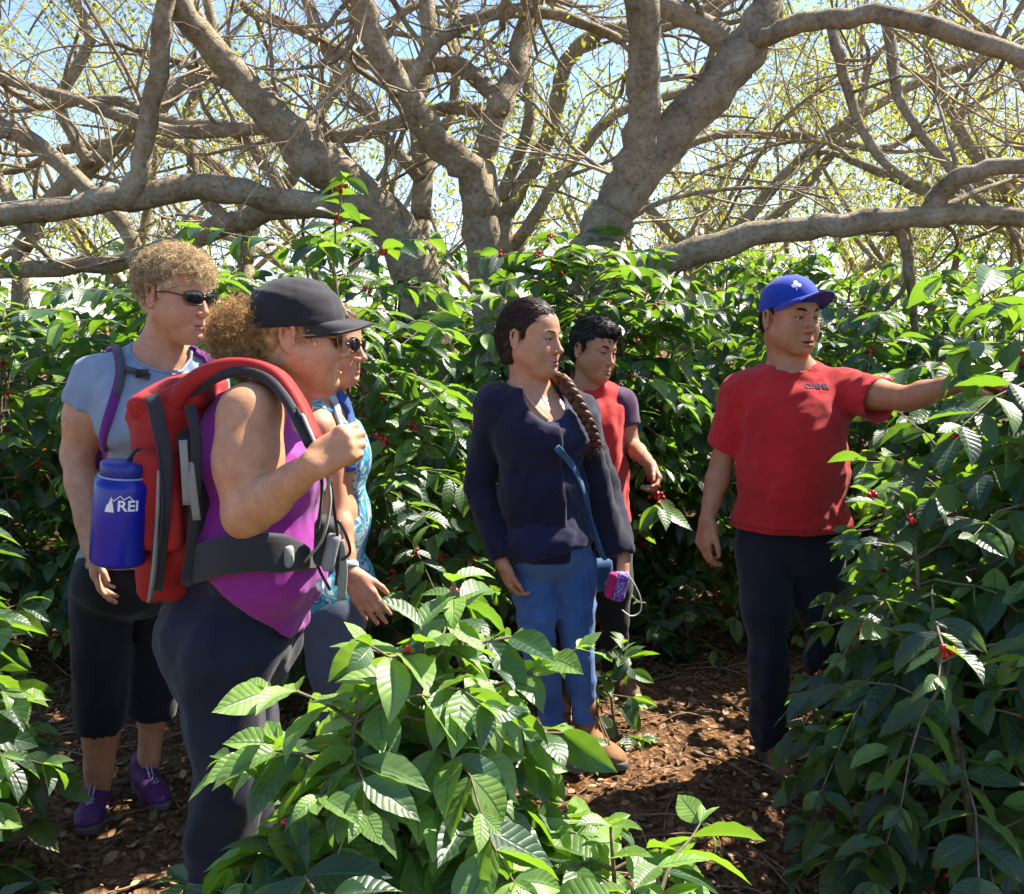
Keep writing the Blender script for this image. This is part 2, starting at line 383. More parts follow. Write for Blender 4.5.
def coffee(label, loc, H, R, seed, tmpl=T_MID, stems=2, leaf=.125, z0=.22, step=.075, cherry=.12, group='coffee shrubs in rows', lean=(0, 0), node=.055, droop=.55, name='coffee_shrub', shape=1., ldens=.9, young=.25, holes=None, vm=.38):
    r = np.random.default_rng(seed)
    root = empty(name, (loc[0], loc[1], 0), label, 'shrub', group)
    stem = MB(); lp, ld, ln, ls, lv = [], [], [], [], []; ch = []
    for si in range(stems):
        a0 = r.uniform(0, 2 * PI); off = (.10 if R > .45 else .045 if stems > 1 else 0.) * np.array([math.cos(a0), math.sin(a0), 0])
        h = H * (1 if si == 0 else r.uniform(.75, .97))
        top = np.array([loc[0], loc[1], 0]) + off * (3.2 if R > .45 else 1.6) + np.array([lean[0], lean[1], h])
        base = np.array([loc[0], loc[1], -.07]) + off
        sp = catmull([base, base * .5 + top * .5 + r.normal(0, .02, 3) - np.array([lean[0], lean[1], 0]) * .2, top], 14)
        stem.tube(sp, np.linspace(.017, .005, 14) * (H / 1.7 + .25), 7)
        az = r.uniform(0, PI)
        for z in np.arange(z0, h - .03, step):
            t = z / h; i = t * 13; k = min(int(i), 12); c = sp[k] * (1 - (i - k)) + sp[k + 1] * (i - k)
            az += PI / 2 + r.normal(0, .25)
            for sgn in (0, PI):
                A = az + sgn + r.normal(0, .12)
                # crown outline: full below, narrowing to the top
                Lb = R * (1 - max(0, (t - .35) / .65) ** 2.2 * .72 * shape) * r.uniform(.72, 1.12) * (1 if t > .3 else .65 + t * 1.2)
                up = r.uniform(.25, .55) + max(0, t - .75) * 1.6
                d = np.array([math.cos(A), math.sin(A), 0]); n_ = max(3, int(Lb / node))
                s = np.linspace(0, 1, n_ + 1)
                path = c + d * (s * Lb)[:, None] + np.array([0, 0, 1]) * ((up * s - droop * (1 + .3 * r.normal()) * s ** 2.2) * Lb)[:, None]
                path += r.normal(0, .004, path.shape); path[0] = c
                if holes is not None:
                    hb_ = np.where(holes(path))[0]
                    if len(hb_):
                        if hb_[0] < 2: continue
                        path = path[:hb_[0]]; s = s[:hb_[0]]; n_ = len(path) - 1
                stem.tube(path[:: 2 if n_ > 7 else 1], np.linspace(.0045, .0018, len(path[:: 2 if n_ > 7 else 1])), 4, cap=False)
                tang = np.gradient(path, axis=0)
                for j in range(1, n_ + 1):
                    T = unit(tang[j]); side = unit(np.cross(T, (0, 0, 1)))
                    term = j == n_
                    if s[j] > .22 and r.random() < ldens:
                        for sd in (-1, 1):
                            if r.random() < .07: continue
                            dv = unit(side * sd * r.uniform(.7, 1.1) + T * r.uniform(.35, .8) + np.array([0, 0, r.uniform(-.8, .18)]))
                            lp.append(path[j]); ld.append(dv); ln.append(unit(np.array([0, 0, 1]) + r.normal(0, .42, 3) + side * sd * .15))
                            yo = 1 if (term or j == n_ - 1) else 0
                            ls.append(leaf * r.uniform(.75, 1.2) * (.8 if term else 1)); lv.append(np.clip(r.normal(vm, .2) + yo * r.uniform(0, young * 1.6), 0, 1))
                        if term:
                            for sd in (-1, 1):
                                lp.append(path[j]); ld.append(unit(T + side * sd * .3 + np.array([0, 0, .35]))); ln.append(unit(np.array([0, 0, 1]) + side * -sd * .5)); ls.append(leaf * r.uniform(.35, .6)); lv.append(np.clip(.55 + young * r.uniform(.4, 1.6), 0, 1))
                    elif False: pass
                    if .15 < s[j] < .85 and r.random() < cherry: ch.append(path[j])
        # tip of the stem
        for kk in range(6):
            A = az + kk * 2.1; lp.append(sp[-1] - np.array([0, 0, .03 * (kk // 2)])); ld.append(unit([math.cos(A), math.sin(A), r.uniform(.1, .9)])); ln.append(unit([-math.cos(A) * .3, -math.sin(A) * .3, 1])); ls.append(leaf * r.uniform(.5, .95)); lv.append(np.clip(.5 + young * r.uniform(.3, 1.6), 0, 1))
    lp, ld, ln, ls, lv = map(np.array, (lp, ld, ln, ls, lv))
    if holes is not None:
        k = ~holes(lp); lp, ld, ln, ls, lv = lp[k], ld[k], ln[k], ls[k], lv[k]
    scatter_leaves('foliage', lp, ld, ln, ls, lv, tmpl, M_COFFEE, root, seed)
    stem.build('stem', M_STEM, root)
    if ch:
        cb = MB()
        for p in ch:
            tone = r.random() < .25
            for _ in range(r.integers(4, 10)):
                v, t = ICO1
                o = unit(r.normal(0, 1, 3)) * r.uniform(.009, .020); o[2] -= .004
                cb.add(v * np.array([.0078, .0078, .0092]) * r.uniform(.8, 1.2) + p + o, t=t, a=(r.uniform(0, .1) if tone and r.random() < .7 else r.uniform(.3, 1)))
        cb.build('berries', M_CHERRY, root)
    return root
# ------------------------------------------------------------------ coffee shrubs
def gp(px, Y): p = at(px, 325, Y); return (p[0], Y)

# sapling in front of the camera
FG = dict(tmpl=T_FINE, cherry=.06, name='young_coffee_plant', ldens=1., vm=.72, group='young coffee plants at the front')  # pale new leaves, lightened further with sunlit sheen put into the tone
coffee('bright sunlit young coffee plant in the middle foreground, the tallest of the front plants', gp(450, 1.75), 1.03, .27, 11, lean=(-.05, 0), stems=3, leaf=.116, z0=.3, step=.047, node=.037, droop=.5, young=.5, shape=.9, **FG)
coffee('sunlit young coffee plant at the bottom edge below the boots of the young woman', gp(622, 1.60), .62, .25, 12, stems=3, leaf=.116, z0=.12, step=.047, node=.037, young=.6, shape=.5, **FG)
coffee('young coffee plant at the bottom edge in front of the woman in the black cap', gp(330, 1.70), .87, .30, 13, stems=3, leaf=.120, z0=.2, step=.048, node=.038, young=.4, shape=.8, **FG)
coffee('low coffee plant at the bottom edge, left of the other front plants', gp(262, 1.60), .66, .26, 14, stems=2, leaf=.14, z0=.12, step=.054, node=.048, young=.05, shape=.3, **FG)
# big shaded shrub on the right; pruned where the man stands
def clear_man(p):
    zt = np.clip((p[:, 2] - .55) / .5, 0, 1); lim = .295 + .062 * zt + .045 * np.clip((p[:, 2] - 1.2) / .25, 0, 1)
    return (p[:, 0] < lim * p[:, 1]) | ((p[:, 2] > 1.20) & (p[:, 2] < 1.46) & (p[:, 0] < .435 * p[:, 1]) & (p[:, 1] < 3.1))
coffee('large dark shaded coffee shrub the man in the red shirt reaches into', (1.52, 2.72), 1.62, .66, 21, T_FINE, 5, .122, .12, .056, .10, droop=.55, young=.25, shape=.2, holes=clear_man)
coffee('dark coffee shrub at the lower right corner, leaves hanging to the ground', (1.22, 2.25), 1.05, .5, 22, T_FINE, 5, .118, .1, .055, .05, droop=.6, young=.15, shape=.5, holes=clear_man)
coffee('coffee shrub behind the reaching hand, half hidden by the big dark shrub', (2.15, 3.6), 1.66, .64, 23, T_MID, 4, .13, .15, .066, .12, young=.3, shape=.3)
# left edge
coffee('coffee shrub with sunlit leaves at the left edge beside the bare calves', (-1.52, 2.45), 1.10, .27, 31, T_FINE, 3, .14, .15, .068, .06, young=.25, shape=.6)
coffee('low dark coffee shrub in the lower left corner', (-1.12, 1.85), .30, .30, 32, T_FINE, 2, .14, .08, .07, 0, young=.05, shape=.3)
def clear_people(p):
    """shrubs give way where somebody stands"""
    k = np.zeros(len(p), bool)
    for px, Y in ((603, 4.0), (550, 3.35), (795, 3.3), (140, 2.95), (325, 3.05)): a = gp(px, Y); k |= np.hypot(p[:, 0] - a[0], p[:, 1] - a[1]) < .34
    return k
row1 = [(-3.4, 4.5, 1.58, 'shaded coffee shrub at the far left edge, behind the left edge shrub'), (-2.45, 4.35, 1.56, 'coffee shrub behind the woman in the grey shirt, left of her arm'), (-1.5, 4.5, 1.66, 'coffee shrub hidden behind the three visitors'),
        (-.50, 4.1, 1.82, 'tall coffee shrub with red cherries left of the young woman in navy'), (.12, 4.75, 1.85, 'coffee shrub right behind the head of the young woman in navy'),
        (.75, 5.0, 1.66, 'coffee shrub behind the boy in the red shirt'), (1.45, 4.9, 1.52, 'coffee shrub behind the man in the blue cap'), (2.3, 5.0, 1.55, 'coffee shrub behind the outstretched arm of the man')]
for i, (x, y, h, lab) in enumerate(row1):
    coffee(lab, (x, y), h, .62, 40 + i, T_MID, 3, .128, .3, .056, .16 if i in (3, 4) else .08, young=.28, shape=.4, holes=clear_people)
for i, x in enumerate(np.arange(-4.6, 4.8, .92)):
    place = 'behind the outstretched arm' if x > 1.6 else 'behind the boy and the man' if x > .4 else 'behind the tall cherry shrub' if x > -1.2 else 'beyond the woman in the grey shirt'
    coffee('coffee shrub in the second row ' + place, (x + .12 * math.sin(i * 3.), 6.6 + .25 * math.cos(i * 2.1)), 1.72 + .14 * math.sin(i * 2.), .68, 60 + i, T_LOW, 3, .15, .5, .085, .04, young=.5, shape=.4, node=.065)
for i, x in enumerate(np.arange(-6.5, 6.6, 1.05)):
    coffee('coffee shrub in the farthest row under the trees', (x + .2 * math.sin(i * 5.), 9.0 + .35 * math.cos(i * 1.7)), 2.0 + .2 * math.sin(i * 2.6), .8, 80 + i, T_LOW, 3, .18, .5, .10, 0, young=.55, shape=.4, node=.08, group='coffee shrubs of the farthest row')
# seedlings on the path
coffee('small coffee seedling on the path beside the boot of the young woman', gp(628, 3.5), .36, .14, 101, T_MID, 1, .11, .06, .06, 0, group='seedlings on the path', name='coffee_seedling', young=.3)
coffee('dark seedling on the path in front of the boy', gp(650, 4.3), .28, .16, 102, T_MID, 1, .09, .08, .07, 0, group='seedlings on the path', name='coffee_seedling', young=0)
coffee('dark low seedling left of the legs of the man', gp(700, 4.4), .4, .26, 103, T_MID, 1, .10, .08, .07, 0, group='seedlings on the path', name='coffee_seedling', young=0)
coffee('tiny bright seedling on the soil in the lower left, below the purple shoes', gp(165, 2.35), .16, .1, 104, T_MID, 1, .05, .05, .04, 0, group='seedlings on the path', name='coffee_seedling', young=.6)

# litter
rng = np.random.default_rng(9)
n = 26000
lx = rng.uniform(-2.6, 2.6, n); ly = 1.3 + 6.2 * rng.random(n) ** 1.25
lz = ground_h(lx, ly) + rng.uniform(.004, .022, n)
A = rng.uniform(0, 2 * PI, n)
M_DRY = leafmat('dry_leaf', (.09, .04, .018), (.28, .15, .065), (.58, .42, .2), (.25, .14, .05), .75, .15, veins=False)
tag(scatter_leaves('leaf_litter', np.stack([lx, ly, lz], 1), np.stack([np.cos(A), np.sin(A), rng.normal(.05, .2, n)], 1), np.stack([rng.normal(0, .35, n), rng.normal(0, .35, n), np.ones(n)], 1),
    rng.uniform(.010, .062, n) * (.45 + .55 * rng.random(n)), np.clip(rng.beta(1.6, 2.2, n), 0, 1), leaf_set(4, 2, 8, 8, .45, (-.6, 1.3), 0.), M_DRY, None, 3, origin=np.array([0, 3, 0])),
    'dry brown leaf litter strewn over the path and under the plants', 'leaf litter', kind='stuff')
tw = MB()
for i in range(700):
    x = rng.uniform(-2.2, 2.4); y = 1.4 + 5 * rng.random() ** 1.2; a = rng.uniform(0, PI); l = rng.uniform(.04, .22)
    d = np.array([math.cos(a), math.sin(a), 0]); c = np.array([x, y, ground_h(x, y) + .012])
    pts = np.array([c - d * l, c + np.array([0, 0, .012]) + rng.normal(0, .012, 3), c + d * l]); pts[:, 2] = np.maximum(pts[:, 2], c[2] - .006)
    tw.tube(catmull(pts, 6), rng.uniform(.0015, .004), 4)
tag(tw.build('fallen_twigs', plain('dead_twig', (.22, .15, .09), .9, var=.5), None, origin=np.array([0, 3, 0])), 'thin dead twigs lying among the leaf litter', 'twigs', kind='stuff')
# ------------------------------------------------------------------ shade trees
def barkmat():
    m, nt, b = newmat('grey_bark'); L = nt.links.new
    tc = N(nt, 'ShaderNodeTexCoord')
    n1 = N(nt, 'ShaderNodeTexNoise', Scale=5., Detail=8., Roughness=.65); L(tc.outputs['Object'], n1.inputs['Vector'])
    n2 = N(nt, 'ShaderNodeTexNoise', Scale=38., Detail=6., Roughness=.7); L(tc.outputs['Object'], n2.inputs['Vector'])
    n3 = N(nt, 'ShaderNodeTexNoise', Scale=11., Detail=7., Roughness=.7, Distortion=.6); L(tc.outputs['Object'], n3.inputs['Vector'])
    r1 = _ramp(nt, [(.32, (.24, .18, .115)), (.5, (.45, .36, .235)), (.7, (.62, .53, .38))]); L(n1.outputs['Fac'], r1.inputs['Fac'])
    r2 = _ramp(nt, [(.3, (.40, .36, .33)), (.55, (1, 1, 1))]); L(n2.outputs['Fac'], r2.inputs['Fac'])
    mu = N(nt, 'ShaderNodeMix', data_type='RGBA', blend_type='MULTIPLY'); mu.inputs['Factor'].default_value = .8; L(r1.outputs[0], mu.inputs[6]); L(r2.outputs[0], mu.inputs[7])
    r3 = _ramp(nt, [(.55, (0, 0, 0)), (.68, (.85, .85, .85))]); L(n3.outputs['Fac'], r3.inputs['Fac'])
    mx = N(nt, 'ShaderNodeMix', data_type='RGBA'); L(r3.outputs[0], mx.inputs['Factor']); L(mu.outputs[2], mx.inputs[6]); mx.inputs[7].default_value = (.46, .46, .40, 1)
    L(mx.outputs[2], b.inputs['Base Color']); b.inputs['Roughness'].default_value = .9; b.inputs['Specular IOR Level'].default_value = .2
    ad = N(nt, 'ShaderNodeMath', operation='MULTIPLY_ADD'); L(n1.outputs['Fac'], ad.inputs[0]); ad.inputs[1].default_value = 2.; L(n2.outputs['Fac'], ad.inputs[2])
    bp = N(nt, 'ShaderNodeBump', Strength=1., Distance=.035); L(ad.outputs[0], bp.inputs['Height']); L(bp.outputs[0], b.inputs['Normal'])
    return m
M_BARK = barkmat()
M_TWIG = plain('twig_bark', (.36, .28, .18), .9, nscale=12, var=.35, bump=.3)
M_TREELEAF = leafmat('shade_tree_leaf', (.05, .09, .015), (.13, .18, .025), (.34, .34, .05), (.42, .48, .05), .5, .5, veins=False)
T_TINY = leaf_set(2, 2, 4, 4, .34, (.1, .8), 0.)

def rough_limb(mb, P, R, n, r):
    """limb with slight swellings, so that it does not read as a drawn tube"""
    m_ = len(P); k = np.cumsum(r.normal(0, .45, m_))
    R = R * (.86 + .06 * np.sin(k) + r.normal(0, .025, m_)) * (1 + .12 * (r.random(m_) < .06))
    mb.tube(P, R, n)

class Tree:
    def __init__(s, name, label, base, seed, group='shade trees arching over the coffee'):
        s.root = empty(name, base, label, 'tree', group); s.r = np.random.default_rng(seed)
        s.limbs = MB(); s.tw = MB(); s.lp = []; s.ld = []; s.seeds = []
    def limb(s, pts, rad, Y=None, dy=None, n=14, sub=4, branch=1.0):
        """pts in world"""
        P = catmull(pts, (len(pts) - 1) * sub + 1); R = np.interp(np.linspace(0, 1, len(P)), np.linspace(0, 1, len(rad)), rad)
        P[1:-1] += s.r.normal(0, 1, P[1:-1].shape) * R[1:-1, None] * .10
        rough_limb(s.limbs, P, R, n, s.r)
        s.seeds.append((P, R, branch)); return P
    def traced(s, pix, Y, slope=0., branch=1.0):
        """limb measured in the photograph: (px, py, half width in px) at ground distance Y (slope: metres deeper per knot)"""
        pts, rad = [], []
        for i, (x, y, h) in enumerate(pix):
            yy = Y + slope * i; p = at(x, y, yy); pts.append(p); rad.append(h * np.linalg.norm(p - [0, 0, CAM_H]) / FPX)
        P = s.limb(pts, rad, branch=branch)
        d = unit(P[-1] - P[-3])                                          # the limb goes on, thinning and forking
        for k in range(2):
            v = unit(d + s.r.normal(0, .3, 3)); s.grow(P[-1] - d * .02, v, s.r.uniform(1., 1.7), rad[-1] * (.95 if k == 0 else .6), 1 if len(pix) > 3 else 0, .1)
        return P
    def grow(s, P0, d, L, rad, depth, up=.15):
        """winding side branch, then twigs from it"""
        r = s.r; n = max(4, int(L / (.16 if depth > 1 else .11))); n = min(n, 14)
        if P0[1] < 5.0: d = np.array([d[0], abs(d[1]), d[2]])
        P = [np.asarray(P0, float)]; d = unit(d); bend = r.normal(0, .28, 3)
        for i in range(n):
            bend = bend * .6 + r.normal(0, .26, 3)
            d = unit(d + bend * .55 + np.array([0, 0, up * .35]))
            if P[-1][1] < 5.0 or (P[-1][1] < 5.7 and P[-1][0] > .5): d = unit([d[0], abs(d[1]) + .25, d[2]])      # kept clear of the open path
            P.append(P[-1] + d * L / n)
        P = np.array(P); R = np.linspace(rad, max(.0015, rad * (.42 if rad < .03 else .22)), len(P))
        if rad > .012: rough_limb(s.limbs, P, R, 7, r)
        else: s.tw.tube(P, R, 4 if rad > .004 else 3, cap=False)
        if depth == 0:
            for p, q in zip(P[len(P) // 2:], P[len(P) // 2 - 1:]): s.lp.append(p); s.ld.append(p - q)
            return
        k = int(np.clip(L * (4.0 if depth > 1 else 8.0), 3, 10))
        for t in np.linspace(.22, 1., k):
            i = min(int(t * n), n - 1); T = unit(P[i + 1] - P[i])
            q = unit(np.cross(T, r.normal(0, 1, 3))); a = r.uniform(.5, 1.15)
            s.grow(P[i + 1] if t > .97 else P[i], unit(T * math.cos(a) + q * math.sin(a)), L * r.uniform(.38, .66), max(.0017, R[i] * r.uniform(.45, .62)), depth - 1, up)
    def branches(s, per_m=1.2, L=(.8, 1.8), depth=2, up=.15, rmin=.006):
        r = s.r
        for P, R, w_ in s.seeds:
            ln = np.linalg.norm(np.diff(P, axis=0), axis=1).sum()
            for t in np.sort(r.uniform(.08, 1, max(1, int(ln * per_m * w_)))):
                i = min(int(t * (len(P) - 1)), len(P) - 2); T = unit(P[i + 1] - P[i])
                q = unit(np.cross(T, r.normal(0, 1, 3)) + np.array([0, 0, .35])); a = r.uniform(.6, 1.2)
                s.grow(P[i], unit(T * math.cos(a) + q * math.sin(a)), r.uniform(*L), max(rmin, min(R[i] * .40, .024) * r.uniform(.5, 1)), depth, up)
    def done(s, leaves=1.0, size=.05, per=4, mat=None, spread=.05, clumps=None):
        r = s.r
        if s.limbs.n: s.limbs.build('trunk', M_BARK, s.root)
        if s.tw.n: s.tw.build('twigs', M_TWIG, s.root)
        if s.lp and leaves > 0:
            lp = np.array(s.lp); ld = np.array(s.ld)
            # leaves in patches: keep where a slow field is high
            f = np.sin(lp[:, 0] * 2.3 + 1) + np.sin(lp[:, 1] * 1.9) + np.sin(lp[:, 2] * 2.9 + lp[:, 0]) + r.normal(0, .8, len(lp))
            k = f > np.quantile(f, 1 - min(1, leaves)); lp, ld = lp[k], ld[k]
            lp = np.repeat(lp, per, 0) + r.normal(0, spread, (len(lp) * per, 3)); n = len(lp)
            d = r.normal(0, 1, (n, 3)); d[:, 2] -= .4
            scatter_leaves('crown', lp, d, r.normal(0, .8, (n, 3)) + [0, 0, 1], size * r.uniform(.6, 1.3, n), np.clip(r.normal(.5, .25, n), 0, 1), T_TINY, mat or M_TREELEAF, s.root, 1)
        return s.root

# left tree: low long limbs
Y = 6.3
A = Tree('shade_tree', 'grey tree at the left with a thick rising limb and a long level limb', at(425, 325, Y) * [1, 1, 0], 201)
A.limb([at(432, 325, Y) * [1, 1, 0] + [0, 0, -.1], at(430, 400, Y), at(425, 300, Y), at(405, 250, Y)], [.2, .18, .17, .16], branch=0)
A.traced([(425, 300, 26), (395, 232, 24), (335, 178, 23), (290, 135, 20), (240, 80, 16), (205, 40, 13), (180, 5, 12), (150, -50, 10)], Y, -.12)
A.traced([(418, 285, 20), (400, 228, 17), (370, 208, 16), (290, 203, 15), (200, 188, 15), (110, 202, 13), (30, 212, 12), (-80, 225, 11)], Y, -.12)
A.traced([(410, 262, 15), (345, 205, 14), (265, 213, 13), (200, 236, 12), (130, 258, 10), (60, 267, 10), (-60, 272, 9)], Y, .18)
A.traced([(140, 258, 8), (120, 220, 9), (75, 178, 9), (40, 148, 9), (-5, 122, 8), (-70, 95, 7)], Y + .9, 0)
A.traced([(122, 208, 10), (142, 160, 10), (150, 110, 11), (160, 60, 11), (166, 0, 10), (175, -70, 9)], Y - .62, -.05)
A.traced([(290, 203, 7), (255, 150, 7), (228, 128, 7), (170, 122, 6), (110, 100, 5), (40, 108, 4)], Y + .5, .1)
A.traced([(345, 185, 9), (310, 130, 9), (260, 128, 8), (175, 132, 7), (90, 105, 6), (0, 78, 5)], Y + .2, .12)
A.branches(1.6, (.8, 1.8), 2)
A.done(.2, .05, 3)
# middle tree: forked
Y = 6.0
B = Tree('shade_tree', 'forked tree in the middle, its trunk rising behind the tall cherry shrub', at(488, 325, Y) * [1, 1, 0], 202)
B.limb([at(500, 325, Y) * [1, 1, 0] + [0, 0, -.1], at(495, 420, Y), at(488, 300, Y), at(484, 235, Y), at(476, 178, Y)], [.15, .13, .12, .115, .11], branch=0)
B.traced([(484, 225, 19), (470, 172, 19), (435, 138, 18), (402, 92, 16), (376, 42, 14), (352, -10, 16), (330, -70, 14)], Y, -.1)
B.traced([(486, 215, 17), (484, 160, 13), (494, 118, 13), (512, 82, 12), (524, 35, 11), (532, -15, 10), (545, -70, 9)], Y, .1)
B.traced([(502, 112, 9), (488, 88, 9), (455, 65, 9), (418, 66, 8), (360, 60, 7), (300, 30, 6), (255, 15, 5)], Y + .1, .1)
B.traced([(482, 110, 8), (440, 108, 8), (398, 122, 8), (350, 136, 8), (305, 128, 8), (262, 100, 7)], Y + .35, .1)
B.traced([(402, 92, 8), (440, 40, 7), (500, 12, 7), (560, 15, 6), (620, 40, 5)], Y - .1, .15)
B.branches(1.6, (.8, 1.7), 2)
B.done(.2, .05, 3)
# right tree: two stout stems and a low limb
Y = 5.6
C = Tree('shade_tree', 'stout tree with two thick stems and a long low limb above the blue cap', at(592, 325, Y) * [1, 1, 0], 203)
C.limb([at(585, 325, Y) * [1, 1, 0] + [0, 0, -.1], at(582, 400, Y), at(590, 290, Y), at(605, 232, Y), at(628, 178, Y)], [.19, .17, .16, .155, .15], branch=0)
C.traced([(622, 200, 22), (638, 150, 19), (644, 100, 18), (645, 50, 18), (640, -10, 18), (632, -80, 16)], Y, -.08)
C.traced([(612, 215, 24), (655, 152, 24), (700, 105, 24), (738, 62, 24), (762, 22, 19), (772, -15, 15), (790, -80, 13)], Y, .05)
C.traced([(742, 62, 13), (712, 28, 12), (672, 12, 11), (640, -6, 10), (590, -30, 8)], Y + .2, .08)
C.traced([(752, 45, 10), (790, 26, 10), (840, 18, 10), (885, 15, 9), (950, 32, 9), (1030, 62, 8), (1110, 110, 7)], Y + .1, -.1)
C.traced([(600, 295, 17), (652, 266, 16), (715, 247, 15), (790, 229, 13), (862, 222, 12), (935, 215, 11), (1030, 219, 9), (1130, 225, 8)], Y - .05, -.12)
C.traced([(928, 214, 10), (948, 186, 10), (975, 172, 9), (1035, 162, 8), (1110, 150, 7)], Y - .62, -.1)
C.traced([(885, 222, 6), (904, 240, 6), (910, 280, 5)], Y - .5, 0, .3)
C.traced([(885, 15, 6), (893, 60, 6), (900, 100, 5), (935, 150, 5), (970, 190, 4), (1010, 225, 3)], Y + .2, -.1)
C.traced([(830, 20, 6), (840, 60, 6), (862, 130, 5), (900, 175, 5), (960, 200, 4)], Y + .4, -.1)
C.branches(1.6, (.8, 1.6), 2)
C.done(.3, .05, 3)
# slimmer trees behind
def slim(label, limbs, Yb, seed, bx, leaves=.7):
    T = Tree('shade_tree', label, at(bx, 325, Yb) * [1, 1, 0], seed)
    for i, (pix, sl_) in enumerate(limbs):
        if i == 0:
            x, y, h = pix[0]; b0 = at(x, y, Yb); rr = h * Yb / FPX
            T.limb([np.array([at(bx, 325, Yb)[0], Yb, -.1]), (b0 + np.array([at(bx, 325, Yb)[0], Yb, 0])) / 2, b0], [rr * 1.5, rr * 1.2, rr], branch=.3)
        T.traced(pix, Yb, sl_)
    T.branches(1.9, (.8, 1.9), 2)
    return T.done(leaves * (.5 if bx < 600 else 1), .055, 3)
slim('slim tree with a winding stem between the forked tree and the stout tree', [([(505, 215, 9), (540, 155, 9), (556, 105, 9), (566, 62, 8), (600, 32, 8), (660, 28, 7)], .05), ([(512, 248, 7), (560, 178, 7), (577, 156, 7), (617, 114, 6), (690, 90, 5)], .1), ([(500, 200, 7), (530, 120, 7), (525, 60, 6), (540, 0, 6)], .1)], 7.2, 204, 505)
slim('slim upright tree half hidden behind the left tree and the forked tree', [([(420, 220, 12), (424, 165, 12), (415, 110, 10), (430, 50, 9), (425, -20, 8)], .1), ([(420, 180, 7), (372, 120, 7), (330, 60, 6), (300, -20, 6)], .1), ([(422, 150, 7), (452, 110, 6), (455, 40, 6)], .1)], 7.4, 205, 420)
slim('slim leaning tree with reddish straight limbs in the gap above the blue cap', [([(690, 265, 8), (735, 232, 7), (800, 160, 6), (870, 108, 6), (950, 70, 5), (1030, 42, 4)], .1), ([(700, 255, 6), (780, 210, 6), (850, 130, 5), (870, 60, 4)], .15), ([(690, 250, 6), (640, 190, 6), (700, 140, 5), (790, 135, 5), (880, 150, 4)], .15)], 7.6, 206, 680)
slim('slim bare tree at the left edge behind the long level limb', [([(20, 250, 9), (60, 190, 9), (110, 150, 8), (205, 60, 7), (190, 0, 6)], .1), ([(30, 230, 7), (-10, 170, 7), (-60, 90, 6)], .1), ([(90, 165, 6), (60, 100, 6), (90, 40, 5), (60, -20, 5)], .15)], 7.6, 207, 10)
slim('slim bare tree behind the curly hair of the woman in the grey shirt', [([(245, 265, 9), (255, 215, 9), (300, 165, 8), (330, 95, 7), (390, 30, 6)], .1), ([(250, 240, 7), (200, 190, 7), (190, 110, 6), (215, 60, 5), (205, -10, 5)], .1), ([(250, 230, 7), (225, 170, 6), (150, 140, 6), (60, 150, 5)], .15)], 7.9, 208, 245)
slim('slim tree at the right edge above the big dark shrub', [([(1060, 260, 9), (1010, 200, 8), (960, 130, 7), (930, 60, 6), (940, -20, 5)], .1), ([(1040, 240, 7), (980, 220, 6), (900, 180, 5), (850, 160, 4)], .1), ([(1010, 200, 6), (1040, 120, 6), (1000, 40, 5)], .1)], 7.0, 209, 1070)

# trees of the far edge: spreading crowns of small yellow-green leaves
for i, (px, Yb, hh, lv, lab) in enumerate([(940, 12, 4.6, 1, 'leafy yellow green tree beyond the rows at the upper right'), (1090, 11, 4.4, 1, 'leafy yellow green tree beyond the rows, cut by the right edge'), (800, 14, 4.4, .8, 'sparse pale tree beyond the rows above the blue cap'), (640, 13, 5.2, .8, 'sparse far tree seen through the gap between the stout stems'),
        (330, 12, 5., .8, 'sparse far tree seen behind the big left limb'), (130, 12, 5.2, .8, 'sparse far tree seen behind the level limb at the left'), (-60, 12, 5., .8, 'sparse far tree cut by the left edge'), (480, 15, 5.2, .8, 'sparse far tree seen behind the forked tree'), (230, 16, 5.5, .9, 'far tree seen between the left limbs'), (720, 17, 5.4, .9, 'far pale tree right of the stout stems'), (880, 18, 5.6, 1, 'far leafy tree at the right, standing behind the yellow green tree')]):
    b0 = at(px, 325, Yb) * [1, 1, 0]; T = Tree('far_tree', lab, b0, 300 + i, 'sparse trees beyond the coffee rows'); r = T.r
    tp = b0 + [0, 0, hh * .36]
    T.limb([b0 - [0, 0, .1], b0 + [.05, 0, hh * .2], tp], [.14, .11, .09], branch=0)
    for k in range(6):
        a = k * 1.05 + r.uniform(0, .6); d = np.array([math.cos(a), math.sin(a), 0]); ll = r.uniform(1.3, 2.2)
        T.limb([tp, tp + d * ll * .4 + [0, 0, hh * .12], tp + d * ll * .8 + [0, 0, hh * r.uniform(.2, .4)], tp + d * ll * r.uniform(1, 1.3) + [0, 0, hh * r.uniform(.3, .62)]], [.06, .045, .03, .018], n=7)
    T.branches(1.1, (.8, 1.6), 2)
    T.done(lv * (.6 if px < 520 else .85 if px < 790 else 1.), .085, 5 if px < 790 else 7, None, .09)
